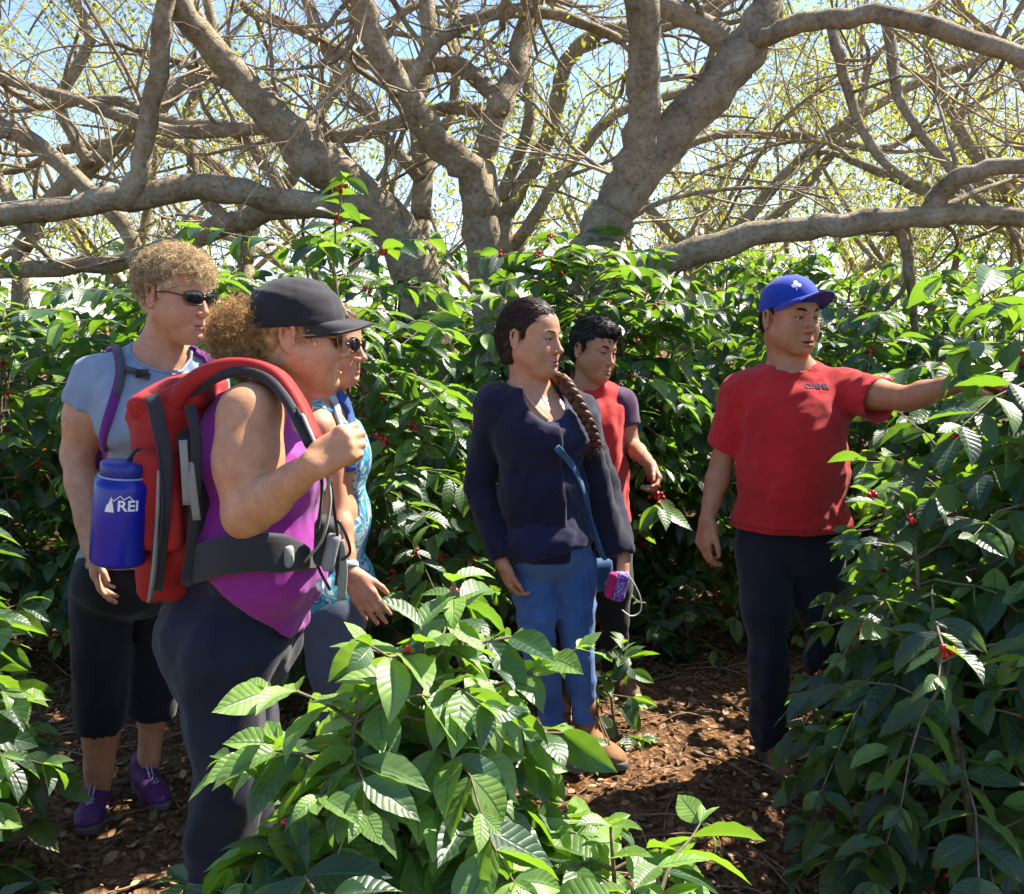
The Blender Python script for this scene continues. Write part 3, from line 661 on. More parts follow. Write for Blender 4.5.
# ------------------------------------------------------------------ sculpting: smooth unions of tapered limbs on a grid, meshed as one continuous surface
class Sculpt:
    def __init__(s): s.ops = []; s.fines = []; s.post = []
    def cone(s, a, b, ra, rb, k=.02, neg=False, e=0., sq=None): s.ops.append(('c', np.asarray(a, float), np.asarray(b, float), ra + e, rb + e, k, neg)); return s
    def chain(s, pts, rad, k=.02, neg=False, e=0.):
        for i in range(len(pts) - 1): s.cone(pts[i], pts[i + 1], rad[i], rad[i + 1], k, neg, e)
        return s
    def ell(s, c, r, R=None, k=.02, neg=False, e=0.): s.ops.append(('e', np.asarray(c, float), np.asarray(r, float) + e, np.eye(3) if R is None else R, None, k, neg)); return s
    def box(s, c, h, R=None, rd=.01, k=.005, neg=False): s.ops.append(('b', np.asarray(c, float), np.asarray(h, float), np.eye(3) if R is None else R, rd, k, neg)); return s
    def add(s, T, e=0.):
        for t in T:
            t = list(t)
            if t[0] == 'c': t[3] += e; t[4] += e
            elif t[0] == 'e': t[2] = t[2] + e
            s.ops.append(tuple(t))
        return s
    def fine(s, c, r, h): c = np.asarray(c, float); s.fines.append((c - r, c + r, h)); return s
    def fn(s, f): s.post.append(f); return s
    @staticmethod
    def bounds(o):
        if o[0] == 'c': m = max(o[3], o[4]); return np.minimum(o[1], o[2]) - m, np.maximum(o[1], o[2]) + m
        ext = np.abs(o[3]) @ (o[2] + (o[4] or 0)); return o[1] - ext, o[1] + ext
    @staticmethod
    def ev(o, X, Y, Z):
        if o[0] == 'c':
            a, b, ra, rb = o[1:5]; ba = b - a; l2 = ba @ ba + 1e-12
            px, py, pz = X - a[0], Y - a[1], Z - a[2]
            t = np.clip((px * ba[0] + py * ba[1] + pz * ba[2]) / l2, 0, 1)
            return np.sqrt((px - t * ba[0]) ** 2 + (py - t * ba[1]) ** 2 + (pz - t * ba[2]) ** 2) - (ra + (rb - ra) * t)
        c, r, R = o[1:4]; px, py, pz = X - c[0], Y - c[1], Z - c[2]
        q = [px * R[0, i] + py * R[1, i] + pz * R[2, i] for i in range(3)]
        if o[0] == 'e':
            k0 = np.sqrt(sum((q[i] / r[i]) ** 2 for i in range(3))); k1 = np.sqrt(sum((q[i] / r[i] ** 2) ** 2 for i in range(3))) + 1e-9
            return np.where(k0 < .05, -min(r), k0 * (k0 - 1) / k1)
        rd = o[4]; d = [np.abs(q[i]) - (r[i] - rd) for i in range(3)]
        return np.sqrt(sum(np.maximum(x, 0) ** 2 for x in d)) + np.minimum(np.maximum(np.maximum(d[0], d[1]), d[2]), 0) - rd
    def field(s, h, pad=.03):
        pos = [o for o in s.ops if not o[6]]
        lo = np.min([s.bounds(o)[0] for o in pos], 0) - pad; hi = np.max([s.bounds(o)[1] for o in pos], 0) + pad
        ax = []
        for i in range(3):
            x = lo[i]; c = [x]
            while x < hi[i]:
                st = h
                for a, b, hf in s.fines:
                    if a[i] - hf <= x <= b[i]: st = min(st, hf)
                x += st; c.append(x)
            ax.append(np.array(c, np.float32))
        F = np.full([len(a) for a in ax], .08, np.float32)
        pre = [f for f in s.post if getattr(f, 'pre', False)]
        seq = s.ops if not pre else [o for o in s.ops if not o[6]] + [None] + [o for o in s.ops if o[6]]
        G = (ax[0][:, None, None], ax[1][None, :, None], ax[2][None, None, :])
        for o in seq:
            if o is None:
                for f in pre: F = f(F, *G)
                continue
            l, u = s.bounds(o); m = max(.03, o[5] * 1.5, h * 2.5)
            i0 = [max(0, np.searchsorted(ax[i], l[i] - m) - 1) for i in range(3)]; i1 = [min(len(ax[i]), np.searchsorted(ax[i], u[i] + m) + 1) for i in range(3)]
            if any(a >= b for a, b in zip(i0, i1)): continue
            sl = tuple(slice(a, b) for a, b in zip(i0, i1))
            d = s.ev(o, ax[0][sl[0]][:, None, None], ax[1][sl[1]][None, :, None], ax[2][sl[2]][None, None, :])
            f = F[sl]; k = o[5]
            if o[6]: hh = np.maximum(k - np.abs(f + d), 0); F[sl] = np.maximum(f, -d) + hh * hh / (4 * k)
            else: hh = np.maximum(k - np.abs(f - d), 0); F[sl] = np.minimum(f, d) - hh * hh / (4 * k)
        for f in [p for p in s.post if p not in pre]: F = f(F, *G)
        return F, ax
    def mesh(s, h=.012):
        F, ax = s.field(h)
        return surface_net(F, ax)

def surface_net(F, ax):
    I = F < 0
    nx, ny, nz = F.shape
    C = I[:-1, :-1, :-1].astype(np.int8)
    cnt = np.zeros((nx - 1, ny - 1, nz - 1), np.int8)
    for a in (0, 1):
        for b in (0, 1):
            for c in (0, 1): cnt += I[a:nx - 1 + a, b:ny - 1 + b, c:nz - 1 + c]
    act = (cnt > 0) & (cnt < 8)
    ci = np.argwhere(act); n = len(ci)
    if n == 0: raise ValueError('empty sculpt')
    idx = np.full(act.shape, -1, np.int32); idx[act] = np.arange(n)
    S = np.zeros((n, 3)); W = np.zeros(n)
    cor = [(a, b, c) for a in (0, 1) for b in (0, 1) for c in (0, 1)]
    val = {k: F[ci[:, 0] + k[0], ci[:, 1] + k[1], ci[:, 2] + k[2]].astype(float) for k in cor}
    for k in cor:
        for d in range(3):
            if k[d]: continue
            k2 = list(k); k2[d] = 1; k2 = tuple(k2)
            a, b = val[k], val[k2]; x = (a < 0) != (b < 0)
            t = np.where(x, a / np.where(x, a - b, 1), 0)
            for e in range(3): S[:, e] += np.where(x, (t if e == d else k[e]), 0)
            W += x
    S /= W[:, None]
    V = np.empty((n, 3))
    for e in range(3):
        a = ax[e].astype(float); V[:, e] = a[ci[:, e]] + S[:, e] * (a[ci[:, e] + 1] - a[ci[:, e]])
    Q = []
    for d in range(3):
        e, f = (d + 1) % 3, (d + 2) % 3
        sl0 = [slice(None)] * 3; sl1 = [slice(None)] * 3; sl0[d] = slice(0, -1); sl1[d] = slice(1, None)
        A, B = I[tuple(sl0)], I[tuple(sl1)]
        g = np.argwhere(A != B); g = g[(g[:, e] > 0) & (g[:, f] > 0) & (g[:, e] < F.shape[e] - 1) & (g[:, f] < F.shape[f] - 1)]
        ins = A[g[:, 0], g[:, 1], g[:, 2]]
        def q(de, df):
            h_ = g.copy(); h_[:, e] -= de; h_[:, f] -= df; return idx[h_[:, 0], h_[:, 1], h_[:, 2]]
        quad = np.stack([q(1, 1), q(0, 1), q(0, 0), q(1, 0)], 1)
        quad[~ins] = quad[~ins][:, ::-1]; Q.append(quad)
    return V, np.concatenate(Q)

def folds(amp, dirv, freq, seed, warp=.35, fine=0., where=None):
    """cloth folds: warped ridges running along dirv"""
    r = np.random.default_rng(seed); d = unit(dirv)
    u = unit(np.cross(d, r.normal(0, 1, 3))); v = np.cross(d, u)
    ks = [(unit(u * math.cos(a) + v * math.sin(a)) + d * r.uniform(-.25, .25), r.uniform(.55, 1.5) * freq, r.uniform(0, 6)) for a in np.linspace(0, PI, 6)]
    ws = [(r.normal(0, 1, 3) * freq * .4, r.uniform(0, 6)) for _ in range(3)]
    def f(F, X, Y, Z):
        m = np.abs(F) < max(.035, amp * 3)
        i = np.where(m)
        x, y, z = X[i[0], 0, 0], Y[0, i[1], 0], Z[0, 0, i[2]]
        w = sum(np.sin(k[0] * x + k[1] * y + k[2] * z + p) for k, p in ws) * warp
        t = 0
        for k, fr, p in ks: t = t + (1 - 2 * np.abs(np.sin((k[0] * x + k[1] * y + k[2] * z) * fr + p + w)) ** .8)
        t = t / 3.2
        a = amp if where is None else amp * where(x, y, z)
        F = F.copy(); F[i] = F[i] - a * t
        return F
    f.pre = True
    return f
def below(c, nrm):
    """keeps the side the normal points away from"""
    c = np.asarray(c, float); nrm = unit(nrm)
    def f(F, X, Y, Z): return np.maximum(F, (X - c[0]) * nrm[0] + (Y - c[1]) * nrm[1] + (Z - c[2]) * nrm[2])
    return f

def frame(yaw, pitch=0., roll=0.):
    """columns: the person's right, forward, up. yaw 0 faces the camera, 90 faces the photograph's right"""
    y, p, r = map(math.radians, (yaw, pitch, roll))
    F = np.array([math.sin(y), -math.cos(y), 0]); X = np.cross(F, (0, 0, 1)); U = np.array([0, 0, 1.])
    F, U = F * math.cos(p) + U * math.sin(p), U * math.cos(p) - F * math.sin(p)
    X, U = X * math.cos(r) + U * math.sin(r), U * math.cos(r) - X * math.sin(r)
    return np.stack([X, F, U], 1)

def seen(yaw, px, pitch=0., roll=0.):
    """frame of something that shows itself turned by yaw where it stands at px"""
    return frame(yaw - math.degrees(math.atan((px - 512) / FPX)), pitch, roll)
class Head:
    def __init__(s, c, R, sc=1., female=False, jaw=1., nose=1., lips=1., cheek=1., open_=0., plump=0., smile=0., mw=1.):
        s.c = np.asarray(c, float); s.R = R; s.s = sc; s.female = female; s.o = open_
        s.p = dict(jaw=jaw, nose=nose, lips=lips, cheek=cheek, plump=plump, smile=smile, mw=mw)
    def P(s, x, y, z): return s.c + s.R @ (np.array([x, y, z]) * s.s)
    def cone(s, S, a, b, ra, rb, k, neg=False): S.cone(s.P(*a), s.P(*b), ra * s.s, rb * s.s, k * s.s, neg)
    def ell(s, S, c, r, k, neg=False, R=None): S.ell(s.P(*c), np.array(r) * s.s, s.R if R is None else s.R @ R, k * s.s, neg)
    def sculpt(s, S, neck, rn=.055):
        p = s.p; e, c = s.ell, s.cone; j = p['jaw']; pl = p['plump']
        e(S, (0, -.014, .034), (.0735, .093, .084), .01)
        e(S, (0, .024, .030), (.064, .062, .060), .03)
        e(S, (0, .026, -.035), (.060 + pl * .006, .061, .070), .03)
        for q in (-1, 1):
            c(S, (q * .054 * j, -.004, -.050), (q * .026 * j, .058, -.098), .020 + pl * .006, .015 + pl * .005, .03)
            e(S, (q * .041, .054, -.030), (.021 * p['cheek'] + pl * .004, .022, .020 + pl * .006), .025)
            e(S, (q * .038, .044, -.058), (.022 + pl * .004, .026, .026), .03)
            c(S, (q * .012, .082, .018), (q * .046, .066, .016), .0085 if not s.female else .0065, .008, .016)
        e(S, (0, .070, -.101), (.019 * j, .018, .016), .026)
        e(S, (0, .074, -.074), (.030, .018, .026), .018)                     # muzzle
        if pl: e(S, (0, .040, -.108), (.035, .035, .016 + .006 * pl), .03)
        # neck
        c(S, (0, -.030, -.050), tuple(np.linalg.solve(s.R, (np.asarray(neck) - s.c)) / s.s), rn, rn * 1.06, .03)
        for q in (-1, 1): e(S, (q * .032, .090, -.003), (.0185, .016, .0125), .014, True)   # eye sockets
        n = p['nose']
        c(S, (0, .083, .006), (0, .083 + .022 * n, -.036), .0075, .0100, .012)
        e(S, (0, .084 + .024 * n, -.0395), (.0105, .0100, .0090), .008)
        for q in (-1, 1):
            e(S, (q * .0140 * (n * .5 + .5), .087 + .006 * n, -.0420), (.0085, .0125, .0085), .006)
            e(S, (q * .0070, .089 + .012 * n, -.0515), (.0032, .0055, .0034), .003, True)
        l = p['lips']; op = s.o; sm = p['smile'] * .004
        for q in (-1, 1):
            c(S, (0, .0925, -.0695), (q * .024 * p['mw'], .0795 - .006 * (p['mw'] - 1) * 5, -.0735 + sm), .0056 * l, .0030, .006)
            c(S, (0, .0905, -.0815 - op), (q * .022 * p['mw'], .0800 - .006 * (p['mw'] - 1) * 5, -.0755 - op * .4 + sm), .0068 * l, .0032, .006)
        e(S, (0, .096, -.0757 - op * .5), (.0255 * p['mw'], .014, .0013 + op * .5), .003, True)
        e(S, (0, .094, -.060), (.003, .006, .006), .004, True)
        e(S, (0, .092, -.0915 - op), (.014, .006, .004), .008, True)
        for q in (-1, 1): c(S, (q * .019, .0935, -.046), (q * .033, .081, -.073), .0016, .0022, .007, True)      # folds beside the mouth
        # lids around the eyeballs
        for q in (-1, 1):
            e(S, (q * .032, .0758, .0042), (.0155, .0108, .0066), .004)
            e(S, (q * .032, .0745, -.0105), (.0140, .0095, .0050), .005)
        # ears
        for q in (-1, 1):
            th = -q * .42
            Rr = np.array([[math.cos(th), -math.sin(th), 0], [math.sin(th), math.cos(th), 0], [0, 0, 1.]])
            B = np.array([q * .0775, -.010, -.010])
            def E(y, z, o=0.): return tuple(B + Rr @ np.array([q * o, y, z]))
            e(S, E(-.006, -.002), (.0055, .0150, .0270), .006, False, Rr)
            rim = [E(.008, .010, .003), E(.006, .026, .004), E(-.008, .034, .006), E(-.021, .025, .009), E(-.022, .006, .009), E(-.014, -.014, .007), E(-.002, -.027, .005), E(.006, -.022, .002)]
            for i in range(7): c(S, rim[i], rim[i + 1], .0042 if i < 5 else .0055, .0042 if i < 4 else .0060, .004)
            e(S, E(-.005, .004, .010), (.005, .0085, .015), .003, True, Rr)
            e(S, E(.008, -.006, .004), (.004, .005, .006), .004)
        S.fine(s.P(0, .01, 0), .135 * s.s, .0033)
    def tint(s, V):
        q = (V - s.c) @ s.R / s.s
        def g(c, r): return np.exp(-(((q - np.array(c)) / np.array(r)) ** 2).sum(1))
        lip = np.clip(g((0, .092, -.0700), (.019, .02, .0052)) + g((0, .092, -.0815 - s.o), (.017, .02, .0062)), 0, 1) * (.75 if s.female else .42)
        ch = (g((.04, .06, -.03), (.025, .03, .02)) + g((-.04, .06, -.03), (.025, .03, .02)) + g((0, .105, -.04), (.014, .02, .012))) * .16
        mouth = g((0, .083, -.0757 - s.o * .5), (.02, .009, .0016 + s.o * .45)) * (1.2 if s.o else .6)
        nost = (g((.0065, .102, -.048), (.0035, .006, .0035)) + g((-.0065, .102, -.048), (.0035, .006, .0035))) * .7  # shade inside nostrils and mouth gap, painted as a dark skin tint
        sock = (g((.032, .08, .0), (.017, .012, .003)) + g((-.032, .08, .0), (.017, .012, .003))) * .0
        return np.stack([np.clip(lip + ch, 0, 1), np.clip(mouth + nost + sock, 0, .9), 0 * lip], 1)
    def eyes(s, root, look=0., iris=(.05, .025, .012)):
        v, t = ico(3)
        for q in (-1, 1):
            R = s.R
            m = mesh_obj('eye', (v * .0118 * s.s) @ R.T + s.P(q * .032, .0705, -.0030), t, M_EYE, root)
            a = s.R.T @ (v @ R.T).T if False else v
            lx = math.sin(math.radians(look)); ang = np.arccos(np.clip(v @ unit([-lx, 1, -.12]), -1, 1))
            at_ = m.data.attributes.new('iris', 'FLOAT', 'POINT'); at_.data.foreach_set('value', ang.astype(np.float32))
            at_ = m.data.attributes.new('dummy', 'FLOAT', 'POINT')
    def brows(s, root, mat, th=.0036, lift=0.):
        for q in (-1, 1):
            pts = [s.P(q * .014, .0905, .0185 + lift), s.P(q * .030, .0865, .0240 + lift), s.P(q * .042, .0775, .0230 + lift), s.P(q * .051, .066, .0170 + lift)]
            MB().tube(catmull(pts, 9), s.s * th * np.array([.8, 1, 1.1, 1.1, 1, .9, .75, .55, .3]), 6).build('eyebrow', mat, root)
    def lashes(s, root, mat):
        for q in (-1, 1):
            P = catmull([s.P(q * .0185, .0800, -.0035), s.P(q * .027, .0846, .0012), s.P(q * .036, .0835, .0014), s.P(q * .0465, .0745, -.0030)], 8)
            MB().tube(P, s.s * .0013, 5).build('eyelashes', mat, root)

m, nt, b = newmat('eyeball'); L = nt.links.new
a = N(nt, 'ShaderNodeAttribute', attribute_name='iris'); r = _ramp(nt, [(0, (.005, .004, .004)), (.17, (.005, .004, .004)), (.19, (.045, .022, .010)), (.46, (.04, .02, .01)), (.5, (.36, .32, .29))])
L(a.outputs['Fac'], r.inputs['Fac']); L(r.outputs[0], b.inputs['Base Color']); b.inputs['Roughness'].default_value = .12
M_EYE = m

def hand(S, wrist, d, n, side, curl, sc=1., spread=.1, thumb=(.55, .3), k=.004, rw=.026, fine=.0035, wscale=1.):
    """d: wrist to knuckles, n: out of the palm, side: towards the thumb; curl: four (a1, a2, a3) in degrees, index first"""
    d = unit(d); side = unit(np.asarray(side) - d * (np.asarray(side) @ d)); nn = np.cross(d, side); nn = nn if nn @ np.asarray(n) > 0 else -nn
    w = np.asarray(wrist, float); q = sc
    off = [.030, .010, -.010, -.028]; ln = [(.044, .026, .020), (.048, .030, .021), (.044, .028, .020), (.034, .021, .018)]; kl = [.088, .092, .087, .078]
    kn = [w + d * kl[i] * q + side * off[i] * q * wscale for i in range(4)]
    for i in range(4): S.cone(w + d * .012 * q + side * off[i] * .55 * q + nn * .002, kn[i], .0165 * q, .0115 * q, .016)
    S.ell(w + d * .042 * q + side * .022 * q + nn * .010 * q, np.array([.018, .032, .015]) * q, np.stack([side, d, nn], 1), .014)     # thumb mound
    S.ell(w + d * .045 * q - side * .018 * q + nn * .007 * q, np.array([.015, .036, .014]) * q, np.stack([side, d, nn], 1), .014)
    cen = [w, w + d * .1 * q]
    for i in range(4):
        p = kn[i]; a = 0.; sp = math.radians((1.5 - i) * spread * 57 / 3)
        dd = unit(d * math.cos(sp) + side * math.sin(sp)); rr = [.0098, .0090, .0080, .0068] if i != 3 else [.0086, .0078, .0070, .0060]
        for j in range(3):
            a += math.radians(curl[i][j]); v = dd * math.cos(a) + nn * math.sin(a); p2 = p + v * ln[i][j] * q
            S.cone(p, p2, rr[j] * q, rr[j + 1] * q, k if j else .010); p = p2
        cen.append(p)
    # thumb leaves the side of the palm
    t0 = w + d * .028 * q + side * .026 * q + nn * .006 * q
    td = unit(d * math.cos(thumb[0]) + side * math.sin(thumb[0]) + nn * thumb[1])
    t1 = t0 + td * .040 * q; td2 = unit(td + d * .35 + nn * .2 - side * thumb[1] * .35); t2 = t1 + td2 * .031 * q; td3 = unit(td2 + d * .2 - side * .12); t3 = t2 + td3 * .024 * q
    S.cone(t0, t1, .0150 * q, .0112 * q, .012); S.cone(t1, t2, .0112 * q, .0098 * q, .005); S.cone(t2, t3, .0098 * q, .0075 * q, .004)
    cen += [t3]; cen = np.array(cen); c0, c1 = cen.min(0), cen.max(0)
    S.fine((c0 + c1) / 2, (c1 - c0) / 2 + .016, fine)

def arm(sh, el, wr, g=1., fem=False, k=.03):
    sh, el, wr = map(np.asarray, (sh, el, wr)); u = el - sh; f = wr - el
    return [('c', sh, sh + u * .5, .054 * g, .047 * g, k, False), ('c', sh + u * .45, el, .047 * g, .038 * g, .02, False),
            ('c', el, el + f * .32, .038 * g, .041 * g, .015, False), ('c', el + f * .32, el + f * .72, .041 * g, .031 * g, .012, False), ('c', el + f * .72, wr, .031 * g, .0255 * g, .01, False)]
def leg(hp, kn, an, g=1., k=.03, fw=(0, -1, 0)):
    hp, kn, an = map(np.asarray, (hp, kn, an)); u = kn - hp; f = an - kn; bk = -np.asarray(fw, float)
    return [('c', hp, hp + u * .55, .088 * g, .073 * g, k, False), ('c', hp + u * .5, kn, .074 * g, .056 * g, .03, False), ('c', kn, kn + f * .3 + bk * .012, .054 * g, .056 * g, .02, False),
            ('c', kn + f * .3 + bk * .014, kn + f * .68 + bk * .004, .056 * g, .041 * g, .02, False), ('c', kn + f * .65, an, .041 * g, .034 * g, .02, False)]
def shoe(S, an, fw, length=.26, w=.046, tip=0., hi=.0, k=.02):
    """an: ankle joint; fw: toe direction on the ground"""
    fw = unit([fw[0], fw[1], 0]); sd = np.cross(fw, (0, 0, 1)); z0 = an[2] - .085
    R = np.stack([sd, fw, np.array([0, 0, 1.])], 1); b = np.array([an[0], an[1], 0])
    def q(x, y, z): return b + sd * x + fw * y + np.array([0, 0, z0 + z])
    S.cone(q(0, -.045, .038), q(0, .03, .045), .034, .036, k)
    S.cone(q(0, .03, .042), q(.004, length * .45, .032), .038, .037, k)
    S.ell(q(.004, length * .50, .028), (w, .062, .030), R, k)
    S.cone(q(0, -.01, .05), q(0, -.008, .10 + hi), .040, .042, k)
def sole(fw, an, length=.26, w=.046):
    fw = unit([fw[0], fw[1], 0]); sd = np.cross(fw, (0, 0, 1)); b = np.array([an[0], an[1], an[2] - .085])
    t = np.linspace(0, 2 * PI, 28, endpoint=False); ring = []
    for a in t:
        y = math.sin(a); x = math.cos(a); ww = w * (1.02 if y > 0 else .86) * (1 - .12 * math.exp(-((y + .15) / .25) ** 2))
        ring.append(b + fw * (length * .22 + y * length * .53) + sd * (np.sign(x) * abs(x) ** .75 * ww + .003))
    ring = np.array(ring); n = len(ring); mb = MB()
    lv = [(0, .985), (.004, 1.), (.020, 1.), (.025, .97)]; c = ring.mean(0)
    v = np.vstack([c + (ring - c) * k + np.array([0, 0, z]) for z, k in lv] + [c[None], c[None] + [[0, 0, .025]]])
    i = np.arange(n); j = (i + 1) % n
    q = np.concatenate([np.stack([a * n + i, a * n + j, (a + 1) * n + j, (a + 1) * n + i], 1) for a in range(3)])
    tt = np.vstack([np.stack([np.full(n, 4 * n), j, i], 1), np.stack([np.full(n, 4 * n + 1), 3 * n + i, 3 * n + j], 1)])
    mb.add(v, q, tt); return mb

def person(name, loc, label, group=None): return empty(name, loc, label, 'person', group)
def put(S, name, mat, root, h=.01, head=None):
    V, Q = S.mesh(h)
    # the surface is relaxed a little so the grid does not show
    for _ in range(2):
        e = np.concatenate([Q[:, [0, 1]], Q[:, [1, 2]], Q[:, [2, 3]], Q[:, [3, 0]]]); acc = np.zeros_like(V); c = np.zeros(len(V))
        for k in range(3): acc[:, k] = np.bincount(e[:, 0], V[e[:, 1], k], len(V)) + np.bincount(e[:, 1], V[e[:, 0], k], len(V))
        c = np.bincount(e[:, 0], minlength=len(V)) + np.bincount(e[:, 1], minlength=len(V))
        V = V * .5 + .5 * acc / np.maximum(c, 1)[:, None]
    at_ = {'tint': head.tint(V)} if head is not None else None
    return mesh_obj(name, V, Q, mat, root, True, attrs=at_)
def strap(name, pts, w, th, nrm, mat, root, n=40, hold=None):
    P = catmull(pts, n); mb = MB(); T = np.gradient(P, axis=0)
    nr = np.asarray(nrm, float)
    if nr.ndim == 2: nr = catmull(nr, n)
    W = np.array([unit(np.cross(T[i], nr[i] if nr.ndim == 2 else nr)) for i in range(n)])
    mb.tube(P, w, 10, True, (W, th / w)); 
    return mb.build(name, mat, root)
def text_mesh(s, size, name, mat, parent, M, depth=.0008, wrap=None):
    """lettering as a thin solid; M: 4x4 that stands the text up in the world"""
    cu = bpy.data.curves.new(name, 'FONT'); cu.body = s; cu.size = size; cu.extrude = depth; cu.align_x = 'CENTER'; cu.align_y = 'CENTER'; cu.offset = size * .02
    o = bpy.data.objects.new(name, cu); COL.objects.link(o)
    dg = bpy.context.evaluated_depsgraph_get(); me = bpy.data.meshes.new_from_object(o.evaluated_get(dg)); bpy.data.objects.remove(o)
    V = np.array([v.co[:] for v in me.vertices]); F = [list(p.vertices) for p in me.polygons]; bpy.data.meshes.remove(me)
    W = wrap(V) if wrap else V
    W = W @ M[:3, :3].T + M[:3, 3]
    by = {}
    for f in F: by.setdefault(len(f), []).append(f)
    return mesh_obj(name, W, [np.array(f) for f in by.values()], mat, parent, False)
# ------------------------------------------------------------------ things people wear
from mathutils.bvhtree import BVHTree
bpy.context.view_layer.update()
def bvh(objs):
    V, P = [], []
    for o in objs:
        w_ = o.matrix_world if False else None
        off = np.array(o.location); p = o.parent
        while p is not None: off = off + np.array(p.location); p = p.parent
        n = len(V); V += [Vector(np.array(v.co[:]) + off) for v in o.data.vertices]; P += [[n + i for i in f.vertices] for f in o.data.polygons]
    return BVHTree.FromPolygons(V, P)
EYE = np.array([0, 0, CAM_H])
def hit(px, py, tree, off=.004, org=None):
    """where the line of sight measured at (px, py) meets the built surface"""
    d = unit(at(px, py, 3.) - EYE); h = tree.ray_cast(Vector(EYE), Vector(d))
    if h[0] is None: return None
    n = np.array(h[1]); n = n if n @ d < 0 else -n
    return np.array(h[0]) + n * off, n
def hits(pix, tree, off=.004):
    P, Nn = [], []
    for x, y in pix:
        r = hit(x, y, tree, off)
        if r is None:
            c = tree.find_nearest(Vector(at(x, y, P[-1][1] if P else 3.))); r = (np.array(c[0]) + np.array(c[1]) * off, np.array(c[1]))
        P.append(r[0]); Nn.append(r[1])
    return np.array(P), np.array(Nn)
def near(pts, tree, off=.006):
    P, Nn = [], []
    for p in pts:
        c = tree.find_nearest(Vector(p)); n = np.array(c[1]); P.append(np.array(c[0]) + n * off); Nn.append(n)
    return np.array(P), np.array(Nn)
def path_len(P): return np.linalg.norm(np.diff(P, axis=0), axis=1).sum()
def surf_strap(name, pix, tree, w, th, mat, root, n=26, off=.005, bridge=True):
    """strap lying on a garment along a measured line"""
    a = np.array(pix, float); q = catmull(np.c_[a, a[:, :1] * 0], n)[:, :2]
    P, Nn = hits(q, tree, off)
    for _ in range(3): P[1:-1] = P[1:-1] * .5 + (P[2:] + P[:-2]) * .25
    for _ in range(4): Nn[1:-1] = Nn[1:-1] * .4 + (Nn[2:] + Nn[:-2]) * .3
    mb = MB(); T = np.gradient(P, axis=0); W = np.array([unit(np.cross(T[i], Nn[i])) for i in range(n)])
    mb.tube(P, w, 12, True, (W, th / w))
    return mb.build(name, mat, root)

